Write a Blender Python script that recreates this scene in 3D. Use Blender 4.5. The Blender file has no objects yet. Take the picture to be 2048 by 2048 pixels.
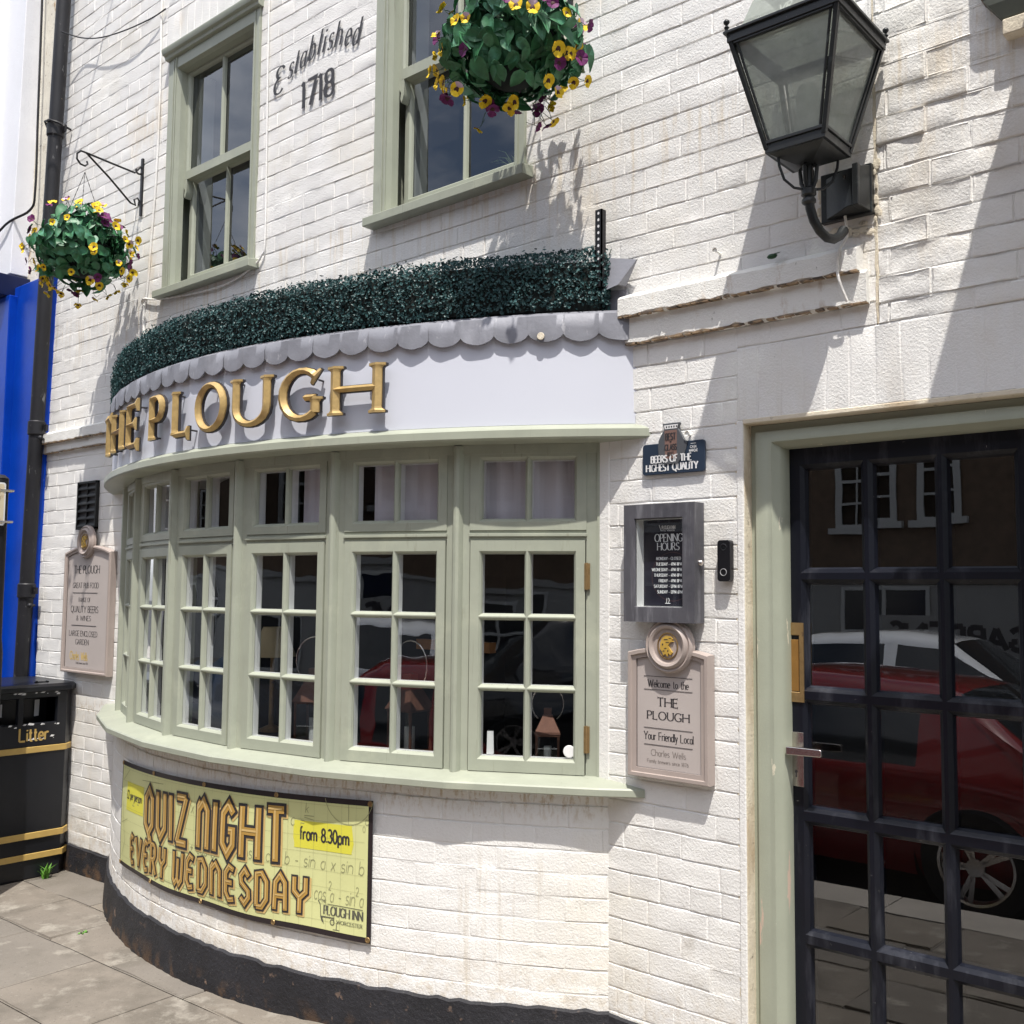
import bpy, math, random
import numpy as np
from mathutils import Matrix, Vector
rnd = random.Random(7)
R = math.radians
S = bpy.context.scene
COL = S.collection

# ---------------------------------------------------------------- camera, sky, sun, exposure
cam = bpy.data.cameras.new('camera')
camo = bpy.data.objects.new('camera', cam)
COL.objects.link(camo)
cam.sensor_fit = 'HORIZONTAL'; cam.sensor_width = 36.0
cam.lens = 36.0 * 2050.0 / 2048.0
cam.clip_start = 0.05; cam.clip_end = 600
right = Vector((0.757, 0.653, 0.009)); fwd = Vector((-0.652, 0.755, 0.076)).normalized()
right = (right - fwd * right.dot(fwd)).normalized(); up = right.cross(fwd)
M = Matrix((right, up, -fwd)).transposed().to_4x4()
M.translation = Vector((0, -2.9, 1.65))
camo.matrix_world = M
S.camera = camo

SUN = Vector((0.88, -1.0, 3.05)).normalized()
W = bpy.data.worlds.new('World'); S.world = W; W.use_nodes = True
wn = W.node_tree.nodes; wl = W.node_tree.links
sk = wn.new('ShaderNodeTexSky'); sk.sky_type = 'NISHITA'; sk.sun_disc = False
sk.sun_elevation = math.asin(SUN.z); sk.sun_rotation = math.atan2(SUN.x, SUN.y)
sk.air_density = 1.0; sk.dust_density = 2.0; sk.ozone_density = 1.0
tcw = wn.new('ShaderNodeTexCoord'); mpw = wn.new('ShaderNodeMapping'); mpw.inputs['Scale'].default_value = (2.2, 2.2, 4.5)
nzw = wn.new('ShaderNodeTexNoise'); nzw.inputs['Scale'].default_value = 1.3; nzw.inputs['Detail'].default_value = 7; nzw.inputs['Roughness'].default_value = .58
rpw = wn.new('ShaderNodeValToRGB'); rpw.color_ramp.elements[0].position = .38; rpw.color_ramp.elements[1].position = .62
rpw.color_ramp.elements[1].color = (.8, .8, .8, 1)
mxw = wn.new('ShaderNodeMixRGB'); mxw.inputs[2].default_value = (11.0, 11.1, 11.5, 1)
wl.new(tcw.outputs['Generated'], mpw.inputs[0]); wl.new(mpw.outputs[0], nzw.inputs['Vector']); wl.new(nzw.outputs[0], rpw.inputs[0])
wl.new(rpw.outputs[0], mxw.inputs[0]); wl.new(sk.outputs[0], mxw.inputs[1])
wl.new(mxw.outputs[0], wn['Background'].inputs[0]); wn['Background'].inputs[1].default_value = 0.15

sl = bpy.data.lights.new('sun', 'SUN'); sl.energy = 4.8; sl.angle = R(0.53); sl.color = (1.0, 0.955, 0.89)
so = bpy.data.objects.new('sun', sl); COL.objects.link(so)
so.rotation_euler = SUN.to_track_quat('Z', 'Y').to_euler(); so.location = (4, -6, 12)
S.view_settings.view_transform = 'Standard'; S.view_settings.look = 'None'
S.view_settings.exposure = 0.32; S.view_settings.gamma = 1
S.render.resolution_x = S.render.resolution_y = 1024
S.cycles.max_bounces = 10; S.cycles.transparent_max_bounces = 24; S.cycles.glossy_bounces = 5

# ---------------------------------------------------------------- materials
MATS = {}
def _mix(nt, a, b, fac_socket):
    m = nt.nodes.new('ShaderNodeMixRGB')
    for k, v in ((1, a), (2, b)):
        if hasattr(v, 'links') or hasattr(v, 'is_linked'): nt.links.new(v, m.inputs[k])
        else: m.inputs[k].default_value = (*v, 1)
    nt.links.new(fac_socket, m.inputs[0]); return m.outputs[0]
def noise(nt, vec, scale, detail=4, rough=.55, lo=.4, hi=.6, sx=None):
    n = nt.nodes.new('ShaderNodeTexNoise'); n.inputs['Scale'].default_value = scale
    n.inputs['Detail'].default_value = detail; n.inputs['Roughness'].default_value = rough
    if sx:
        mp = nt.nodes.new('ShaderNodeMapping'); mp.inputs['Scale'].default_value = sx
        nt.links.new(vec, mp.inputs[0]); vec = mp.outputs[0]
    nt.links.new(vec, n.inputs['Vector'])
    r = nt.nodes.new('ShaderNodeMapRange'); r.inputs[1].default_value = lo; r.inputs[2].default_value = hi
    nt.links.new(n.outputs[0], r.inputs[0]); return r.outputs[0], n.outputs[0]
def zramp(nt, vec, lo, hi, axis=2):
    s = nt.nodes.new('ShaderNodeSeparateXYZ'); nt.links.new(vec, s.inputs[0])
    r = nt.nodes.new('ShaderNodeMapRange'); r.inputs[1].default_value = lo; r.inputs[2].default_value = hi
    nt.links.new(s.outputs[axis], r.inputs[0]); return r.outputs[0]
def mul(nt, a, b, op='MULTIPLY'):
    m = nt.nodes.new('ShaderNodeMath'); m.operation = op; m.use_clamp = True
    for i, v in enumerate((a, b)):
        if isinstance(v, (int, float)): m.inputs[i].default_value = v
        else: nt.links.new(v, m.inputs[i])
    return m.outputs[0]
def mat(name, col, rough=.55, var=.08, vs=6.0, bumps=(), metal=0.0, spec=.4, layers=(), coat=0.0):
    """layers: list of (colour, noise scale, lo, hi, stretch or None, (axis, from, to) or None)"""
    if name in MATS: return MATS[name]
    m = bpy.data.materials.new(name); m.use_nodes = True; nt = m.node_tree; b = nt.nodes['Principled BSDF']
    tc = nt.nodes.new('ShaderNodeTexCoord'); v = tc.outputs['Object']
    f, _ = noise(nt, v, vs, 5, .6, .3, .7)
    lo = tuple(max(0, c * (1 - var)) for c in col); hi = tuple(min(1, c * (1 + var)) for c in col)
    c = _mix(nt, lo, hi, f)
    for (lc, sc, l0, l1, st, rng) in layers:
        g, _ = noise(nt, v, sc, 6, .65, l0, l1, st)
        if isinstance(rng, list):
            for q in rng: g = mul(nt, g, noise(nt, v, q[1], 3, .5, q[2], q[3])[0] if q[0] == 'n' else zramp(nt, v, q[1], q[2], q[0]))
        elif rng and rng[0] == 'n': g = mul(nt, g, noise(nt, v, rng[1], 3, .5, rng[2], rng[3])[0])
        elif rng: g = mul(nt, g, zramp(nt, v, rng[1], rng[2], rng[0]))
        c = _mix(nt, c, lc, g)
    nt.links.new(c, b.inputs['Base Color'])
    b.inputs['Roughness'].default_value = rough; b.inputs['Metallic'].default_value = metal
    b.inputs['Specular IOR Level'].default_value = spec; b.inputs['Coat Weight'].default_value = coat
    prev = None
    for (sc, st, dist, *sx) in bumps:
        _, n = noise(nt, v, sc, 5, .6, 0, 1, sx[0] if sx else None)
        bp = nt.nodes.new('ShaderNodeBump'); bp.inputs['Strength'].default_value = st; bp.inputs['Distance'].default_value = dist
        nt.links.new(n, bp.inputs['Height'])
        if prev: nt.links.new(prev, bp.inputs['Normal'])
        prev = bp.outputs[0]
    if prev: nt.links.new(prev, b.inputs['Normal'])
    MATS[name] = m; return m
def glass(name, tint=(.93, .95, .95), boost=1.75, wav=.0006, scale=5.0, haze=None):
    m = bpy.data.materials.new(name); m.use_nodes = True; nt = m.node_tree; nt.nodes.remove(nt.nodes['Principled BSDF'])
    out = nt.nodes['Material Output']
    t = nt.nodes.new('ShaderNodeBsdfTransparent'); t.inputs[0].default_value = (*tint, 1)
    g = nt.nodes.new('ShaderNodeBsdfGlossy'); g.inputs['Roughness'].default_value = .002; g.inputs[0].default_value = (.95, .97, 1, 1)
    fr = nt.nodes.new('ShaderNodeFresnel'); fr.inputs['IOR'].default_value = 1.52
    geo = nt.nodes.new('ShaderNodeNewGeometry')
    front = mul(nt, 1.0, geo.outputs['Backfacing'], 'SUBTRACT')
    fac = mul(nt, mul(nt, fr.outputs[0], boost), front)
    tc = nt.nodes.new('ShaderNodeTexCoord')
    _, n = noise(nt, tc.outputs['Object'], scale, 2, .4, 0, 1)
    bp = nt.nodes.new('ShaderNodeBump'); bp.inputs['Strength'].default_value = 1; bp.inputs['Distance'].default_value = wav
    nt.links.new(n, bp.inputs['Height']); nt.links.new(bp.outputs[0], g.inputs['Normal'])
    mx = nt.nodes.new('ShaderNodeMixShader')
    nt.links.new(fac, mx.inputs[0]); nt.links.new(t.outputs[0], mx.inputs[1]); nt.links.new(g.outputs[0], mx.inputs[2])
    res = mx.outputs[0]
    if haze:
        d = nt.nodes.new('ShaderNodeBsdfDiffuse'); d.inputs[0].default_value = (*haze[0], 1)
        h, _ = noise(nt, tc.outputs['Object'], 9, 5, .6, haze[1], haze[2])
        m2 = nt.nodes.new('ShaderNodeMixShader'); nt.links.new(h, m2.inputs[0]); nt.links.new(res, m2.inputs[1]); nt.links.new(d.outputs[0], m2.inputs[2]); res = m2.outputs[0]
    nt.links.new(res, out.inputs[0]); MATS[name] = m; return m

WHITE = mat('white_masonry_paint', (.79, .78, .755), .62, .03, 3, [(300, .45, .0014), (130, .85, .0030), (48, .34, .003)],
            layers=[((.76, .725, .64), 1.3, .52, .78, None, None), ((.48, .44, .38), 3.2, .655, .80, None, None), ((.36, .32, .27), 55, .69, .76, None, None), ((.28, .25, .21), 14, .70, .80, (1, 1, .4), None), ((.60, .55, .47), 34, .56, .74, (1, 1, .05), ('n', 1.1, .52, .66)), ((.70, .62, .50), 9, .50, .70, (1, 1, .3), ('n', .7, .54, .66)), ((.22, .20, .17), 160, .66, .72, None, ('n', 2.5, .52, .66)), ((.50, .40, .28), 70, .50, .66, (1, 1, .35), [(2, .84, .95), (2, 1.02, .975), (0, -2.02, -2.10)]), ((.60, .53, .43), 26, .45, .72, None, [(2, .46, .26)]), ((.66, .58, .46), 40, .50, .70, (1, 1, .06), [(2, 2.85, 3.2), (2, 3.30, 3.25)]), ((.70, .63, .51), 5, .48, .66, (1, 1, .5), [(0, -2.75, -2.35), (0, -1.95, -2.25), (2, 2.8, 3.0)])])
CREAM = mat('cream_stained_render', (.68, .61, .48), .75, .08, 6, [(120, .4, .004), (30, .4, .006)],
            layers=[((.42, .30, .17), 4, .52, .72, (1, 1, .5), None), ((.13, .10, .07), 22, .60, .72, None, None)])
STRING = mat('string_course_paint', (.78, .77, .73), .65, .04, 4, [(160, .5, .004), (40, .4, .005)],
             layers=[((.50, .40, .30), 12, .60, .74, (1, 1, .35), None), ((.12, .10, .08), 34, .67, .74, (1, 1, .6), None)])
STAIN = mat('rusty_grime', (.34, .24, .15), .8, .35, 30, [(120, .5, .004)], layers=[((.07, .055, .045), 26, .46, .60, None, None)])
SAGE = mat('sage_green_paint', (.335, .355, .285), .42, .05, 9, [(26, .25, .002, (1, 1, .12)), (140, .15, .001)],
           layers=[((.40, .42, .33), 5, .55, .72, None, None), ((.27, .28, .215), 40, .62, .74, (1, 1, .12), None), ((.20, .20, .155), 70, .60, .72, (1, 1, .06), ('n', 3, .5, .62)), ((.50, .50, .44), 150, .69, .72, (1, 1, .3), ('n', 4, .48, .6))])
SAGEPEEL = mat('sage_paint_peeling', (.335, .355, .28), .45, .05, 8, [(26, .25, .002, (1, 1, .12)), (120, .3, .0015)],
               layers=[((.52, .40, .32), 11, .60, .625, (1.6, 1.6, .30), (2, 1.25, .85)), ((.62, .58, .45), 24, .66, .68, (1, 1, .3), None)])
INWHITE = mat('white_gloss_paint', (.66, .66, .65), .35, .03, 8)
FASCIA = mat('fascia_white_panel', (.60, .62, .69), .45, .012, 3, [(160, .08, .001)], layers=[((.56, .58, .65), 2.5, .58, .8, None, None)])
LEAD = mat('weathered_lead', (.225, .23, .26), .58, .14, 5, [(40, .35, .003), (8, .4, .006)], metal=.15,
           layers=[((.29, .295, .33), 7, .56, .68, (1, 1, .25), None), ((.42, .42, .45), 36, .62, .70, (1, 1, .4), None), ((.16, .16, .17), 3, .55, .75, None, None)])
NAVY = mat('blue_black_door_paint', (.0062, .0072, .0125), .33, .12, 8, [(60, .3, .0015), (200, .2, .0008)],
           layers=[((.045, .047, .058), 9, .52, .70, (1, 1, .2), None), ((.32, .31, .29), 90, .685, .705, (1, 1, .30), ('n', 6, .50, .58)), ((.26, .25, .24), 90, .685, .705, (.3, 1, 1), ('n', 7, .52, .60))], spec=.28)
BLACKP = mat('black_plinth_paint', (.018, .018, .022), .6, .3, 7, [(60, .6, .008), (180, .5, .003)],
             layers=[((.10, .095, .09), 90, .62, .72, None, None), ((.13, .075, .04), 9, .50, .60, None, (2, .16, .03)), ((.22, .15, .11), 17, .63, .68, None, (2, .30, .10))])
IRON = mat('black_ironwork', (.010, .010, .012), .42, .2, 20, [(150, .25, .001)], layers=[((.10, .10, .11), 60, .68, .76, None, None)])
LAMPBLK = mat('lantern_dark_metal', (.016, .018, .019), .36, .2, 12, [(150, .2, .0008)], layers=[((.07, .085, .08), 18, .60, .78, None, None), ((.2, .2, .2), 70, .70, .76, None, None)])
ROOFTIN = mat('lantern_grey_roof', (.30, .32, .29), .5, .1, 10, [(60, .2, .001)], layers=[((.45, .46, .42), 30, .62, .72, None, None)])
GOLD = mat('gold_leaf_paint', (.52, .365, .15), .40, .16, 40, [(160, .25, .0012), (30, .2, .001, (1, 1, .3))], metal=.42, spec=.5)
GOLDTXT = mat('gold_print', (.58, .42, .16), .5, .06)
PAVE = mat('stone_slab', (.190, .166, .138), .85, .12, 2.2, [(300, .45, .003), (60, .5, .004), (9, .3, .006)],
           layers=[((.125, .11, .090), 3.3, .46, .66, None, None), ((.29, .265, .225), 6.5, .55, .70, None, None), ((.10, .09, .075), 75, .60, .70, None, None), ((.36, .34, .30), 130, .64, .72, None, None)])
PAVE2 = mat('stone_slab_warm', (.20, .174, .142), .85, .12, 2.2, [(300, .45, .003), (60, .5, .004), (9, .3, .006)],
           layers=[((.135, .12, .098), 3.3, .50, .72, None, None), ((.29, .265, .225), 6.5, .55, .70, None, None), ((.10, .09, .075), 75, .60, .70, None, None), ((.36, .34, .30), 130, .64, .72, None, None)])
PAVE3 = mat('stone_slab_grey', (.172, .153, .130), .85, .12, 2.2, [(300, .45, .003), (60, .5, .004), (9, .3, .006)],
           layers=[((.135, .12, .098), 3.3, .50, .72, None, None), ((.29, .265, .225), 6.5, .55, .70, None, None), ((.10, .09, .075), 75, .60, .70, None, None), ((.36, .34, .30), 130, .64, .72, None, None)])
ROADM = mat('road_asphalt', (.05, .05, .052), .9, .2, 3, [(200, .6, .004)])
KERBM = mat('kerb_stone', (.34, .31, .27), .85, .1, 5, [(150, .4, .003)])
LEAFH = mat('plastic_box_leaf', (.024, .073, .075), .46, .5, 60, (), spec=.4, layers=[((.085, .19, .185), 45, .60, .72, None, None), ((.006, .022, .020), 8, .55, .75, None, None)])
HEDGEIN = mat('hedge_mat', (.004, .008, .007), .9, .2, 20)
LEAFG = mat('pansy_leaf', (.036, .15, .062), .48, .4, 22, [(60, .3, .002)], spec=.5, layers=[((.10, .32, .21), 14, .54, .70, None, None)])
LEAFD = mat('pansy_leaf_vein', (.016, .06, .024), .6, .2, 22)
YEL = mat('yellow_petal', (.72, .50, .02), .6, .14, 50, spec=.25)
PUR = mat('purple_petal', (.13, .018, .10), .6, .3, 50, spec=.25)
LIL = mat('lilac_petal', (.50, .37, .46), .6, .15, 50, spec=.25)
DARKC = mat('flower_centre', (.05, .012, .01), .7, .2, 50)
BINBLK = mat('bin_black_plastic', (.009, .010, .013), .33, .2, 6, [(220, .12, .001)], layers=[((.05, .05, .055), 70, .66, .74, None, None)])
BINGOLD = mat('bin_gold_band', (.47, .32, .10), .42, .1, 12)
CHIP = mat('chipped_white', (.72, .72, .72), .7, .05)
BLUE = mat('glossy_blue_paint', (.002, .046, .38), .30, .15, 4, [(90, .2, .0015), (7, .4, .004)], spec=.2, layers=[((.05, .10, .50), 34, .66, .72, None, None)])
DKBLUE = mat('dark_blue_paint', (.006, .012, .05), .3, .2, 4)
RENDERW = mat('white_smooth_render', (.78, .79, .83), .6, .03, 4, [(90, .3, .004), (8, .4, .004)])
PEELW = mat('peeling_cream_render', (.72, .68, .58), .75, .05, 4, [(110, .5, .005), (18, .5, .008)],
            layers=[((.44, .31, .18), 5, .62, .66, (1, 1, .6), None), ((.30, .26, .21), 40, .60, .68, None, None), ((.50, .44, .34), 11, .60, .68, None, None)])
PIPE = mat('cast_iron_pipe', (.012, .012, .015), .5, .25, 6, [(70, .4, .002)], layers=[((.17, .17, .17), 30, .64, .72, (1, 1, .3), None), ((.26, .20, .13), 22, .69, .74, None, None)])
CASEM = mat('weathered_charcoal_wood', (.085, .083, .095), .55, .15, 10, [(50, .5, .002, (1, 1, .08))], layers=[((.24, .24, .26), 34, .50, .78, (1, 1, .10), None), ((.045, .045, .055), 5, .5, .7, None, None)])
POSTER = mat('black_poster_print', (.014, .013, .022), .35, .25, 9, layers=[((.13, .045, .035), 13, .60, .76, None, (2, 1.68, 1.60))])
PRINTW = mat('white_print', (.74, .74, .74), .5, .03)
PRINTG = mat('grey_print', (.40, .40, .41), .5, .03)
TAUPE = mat('taupe_sign_plastic', (.375, .315, .285), .45, .05, 8, [(80, .1, .001)])
TAUPEP = mat('taupe_sign_face', (.46, .41, .385), .42, .03, 6)
INK = mat('dark_ink', (.035, .032, .035), .5, .1)
INKG = mat('pencil_ink', (.30, .30, .16), .6, .1)
BRASSY = mat('aged_brass', (.33, .22, .10), .40, .2, 30, [(120, .3, .001)], metal=.65, layers=[((.14, .10, .07), 40, .58, .72, None, None)])
BRONZE = mat('brown_letter_flap', (.36, .19, .055), .38, .12, 14, [(90, .2, .001)], metal=.5)
STEEL = mat('brushed_steel', (.62, .58, .55), .24, .08, 40, metal=1.0)
COPPER = mat('copper_sheet', (.11, .05, .034), .55, .3, 16, metal=.5)
NAVYSIGN = mat('navy_plaque', (.022, .036, .062), .36, .1, 5)
BANNER = mat('banner_vinyl', (.62, .63, .30), .42, .03, 5, [(6, .25, .004)])
BANYEL = mat('banner_yellow_flash', (.68, .64, .07), .42, .03, 5)
BANBLK = mat('banner_black_border', (.022, .016, .018), .4, .1)
BANBRN = mat('banner_brown_letter', (.42, .25, .062), .42, .08, 5)
BANTAN = mat('banner_tan_letter', (.60, .42, .17), .42, .05, 5)
PLASTBLK = mat('black_plastic', (.008, .008, .010), .28, .1)
VENTM = mat('vent_black', (.012, .012, .012), .5, .2)
VOILE = mat('pale_blind_and_reflection', (.60, .56, .59), .9, .04, 4, [(30, .4, .004, (1, 1, .05))])
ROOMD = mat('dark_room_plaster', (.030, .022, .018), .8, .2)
BOARDM = mat('dark_window_board', (.05, .035, .03), .5, .2)
BRICKO = mat('opposite_brick', (.13, .088, .058), .85, .25, 8)
RENDO = mat('opposite_render', (.30, .295, .28), .85, .05, 4)
GLASSP = glass('window_pane_glass', tint=(.86, .88, .88), boost=2.6, wav=.0009, scale=4.5)
GLASST = glass('top_light_glass', tint=(.90, .91, .92), boost=.9, wav=.0002, scale=3)
GLASSU = glass('sash_pane_glass', tint=(.55, .58, .60), boost=1.7, wav=.0004, scale=3)
GLASSD = glass('door_pane_glass', tint=(.45, .47, .48), boost=2.9, wav=.0002, scale=4)
GLASSC = glass('case_glass', boost=1.0, wav=0.0)
GLASSL = glass('lantern_dirty_glass', tint=(.80, .84, .80), boost=1.3, wav=.0004, haze=((.30, .325, .30), -.25, .95))

# ---------------------------------------------------------------- mesh helpers
class MB:
    def __init__(s): s.v = []; s.f = []; s.mi = []
    def add(s, vs, fs, mi=0):
        o = len(s.v); s.v.extend([tuple(p) for p in vs]); s.f.extend([tuple(i + o for i in f) for f in fs]); s.mi.extend([mi] * len(fs)); return s
    def quad(s, a, b, c, d, mi=0): return s.add([a, b, c, d], [(0, 1, 2, 3)], mi)
    def box(s, x0, x1, y0, y1, z0, z1, f=None, mi=0):
        P = [(x, y, z) for x in (x0, x1) for y in (y0, y1) for z in (z0, z1)]
        if f: P = [f(*p) for p in P]
        return s.add(P, [(0, 1, 3, 2), (4, 6, 7, 5), (0, 4, 5, 1), (2, 3, 7, 6), (0, 2, 6, 4), (1, 5, 7, 3)], mi)
    def tube(s, path, r, n=8, mi=0, cap=True):
        path = [Vector(p) for p in path]; rings = []; prev = None
        rr = r if isinstance(r, (list, tuple)) else [r] * len(path)
        for i, p in enumerate(path):
            t = (path[min(i + 1, len(path) - 1)] - path[max(i - 1, 0)]).normalized()
            if prev is None: a = t.orthogonal().normalized()
            else: a = (prev - t * prev.dot(t)); a = a.normalized() if a.length > 1e-6 else t.orthogonal().normalized()
            prev = a; b = t.cross(a)
            rings.append([p + (a * math.cos(2 * math.pi * k / n) + b * math.sin(2 * math.pi * k / n)) * rr[i] for k in range(n)])
        return s.loft(rings, mi, cap)
    def loft(s, rings, mi=0, cap=True, closed=True):
        n = len(rings[0]); vs = [p for q in rings for p in q]; fs = []
        for i in range(len(rings) - 1):
            for k in range(n if closed else n - 1):
                k2 = (k + 1) % n; fs.append((i * n + k, i * n + k2, (i + 1) * n + k2, (i + 1) * n + k))
        if cap and closed: fs.append(tuple(range(n))[::-1]); fs.append(tuple((len(rings) - 1) * n + k for k in range(n)))
        return s.add(vs, fs, mi)
    def lathe(s, prof, f, n=24, mi=0, a0=0, a1=360):
        full = abs(a1 - a0) >= 360; k = n if full else n + 1
        rings = [[f(r * math.cos(R(a0 + (a1 - a0) * i / n)), r * math.sin(R(a0 + (a1 - a0) * i / n)), h) for i in range(k)] for r, h in prof]
        return s.loft(rings, mi, cap=False, closed=full)
    def prism(s, poly, f, h0, h1, mi=0):
        n = len(poly); vs = [f(u, v, h0) for u, v in poly] + [f(u, v, h1) for u, v in poly]
        fs = [tuple(range(n))[::-1], tuple(range(n, 2 * n))] + [(i, (i + 1) % n, n + (i + 1) % n, n + i) for i in range(n)]
        return s.add(vs, fs, mi)
    def sheet(s, poly, f, h, mi=0): return s.add([f(u, v, h) for u, v in poly], [tuple(range(len(poly)))], mi)
    def ball(s, c, r, n=10, mi=0, sc=(1, 1, 1)):
        rings = [[(c[0] + sc[0] * r * math.sin(t) * math.cos(p), c[1] + sc[1] * r * math.sin(t) * math.sin(p), c[2] + sc[2] * r * math.cos(t))
                  for p in [2 * math.pi * k / n for k in range(n)]] for t in [math.pi * (.02 + .96 * i / (n // 2 + 1)) for i in range(n // 2 + 2)]]
        return s.loft(rings, mi)
    def build(s, name, m, parent=None, smooth=None, bevel=0, loc=None):
        me = bpy.data.meshes.new(name); me.from_pydata(s.v, [], s.f); me.update()
        ms = m if isinstance(m, (list, tuple)) else [m]
        for x in ms: me.materials.append(x)
        if len(ms) > 1: me.polygons.foreach_set('material_index', s.mi)
        if smooth is not None:
            me.polygons.foreach_set('use_smooth', [True] * len(me.polygons))
            if smooth < 180: me.set_sharp_from_angle(angle=R(smooth))
        o = bpy.data.objects.new(name, me); COL.objects.link(o)
        if parent: o.parent = parent
        if loc: o.location = loc
        if bevel:
            b = o.modifiers.new('edge', 'BEVEL'); b.width = bevel; b.segments = 2; b.limit_method = 'ANGLE'; b.angle_limit = R(35)
            me.polygons.foreach_set('use_smooth', [True] * len(me.polygons)); b.harden_normals = True
        return o
def tag(o, label=None, cat=None, group=None, kind=None):
    for k, v in (('label', label), ('category', cat), ('group', group), ('kind', kind)):
        if v: o[k] = v
    return o
def thing(name, label, cat, loc=(0, 0, 0), group=None):
    o = bpy.data.objects.new(name, None); COL.objects.link(o); o.location = loc; o.empty_display_size = .1
    return tag(o, label, cat, group)
def copy_tree(o, parent=None):
    c = o.copy(); COL.objects.link(c)
    if parent: c.parent = parent
    for ch in list(o.children): copy_tree(ch, c)
    return c

def wallf(u, v, h): return (u, -h, v)
BX, BY = -3.70, 2.37
def bow(th, r, z): return (BX + r * math.sin(R(th)), BY - r * math.cos(R(th)), z)
def bowf(r0):
    def f(u, v, h):                       # u = arc length in metres from the middle of the bow
        th = u / r0; return (BX + (r0 + h) * math.sin(th), BY - (r0 + h) * math.cos(th), v)
    return f
def ring(mb, prof, a0, a1, n, mi=0, closed=True, caps=True):
    rings = [[bow(a0 + (a1 - a0) * i / n, r, z) for r, z in prof] for i in range(n + 1)]
    mb.loft(rings, mi, cap=caps and closed, closed=closed); return mb

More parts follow.
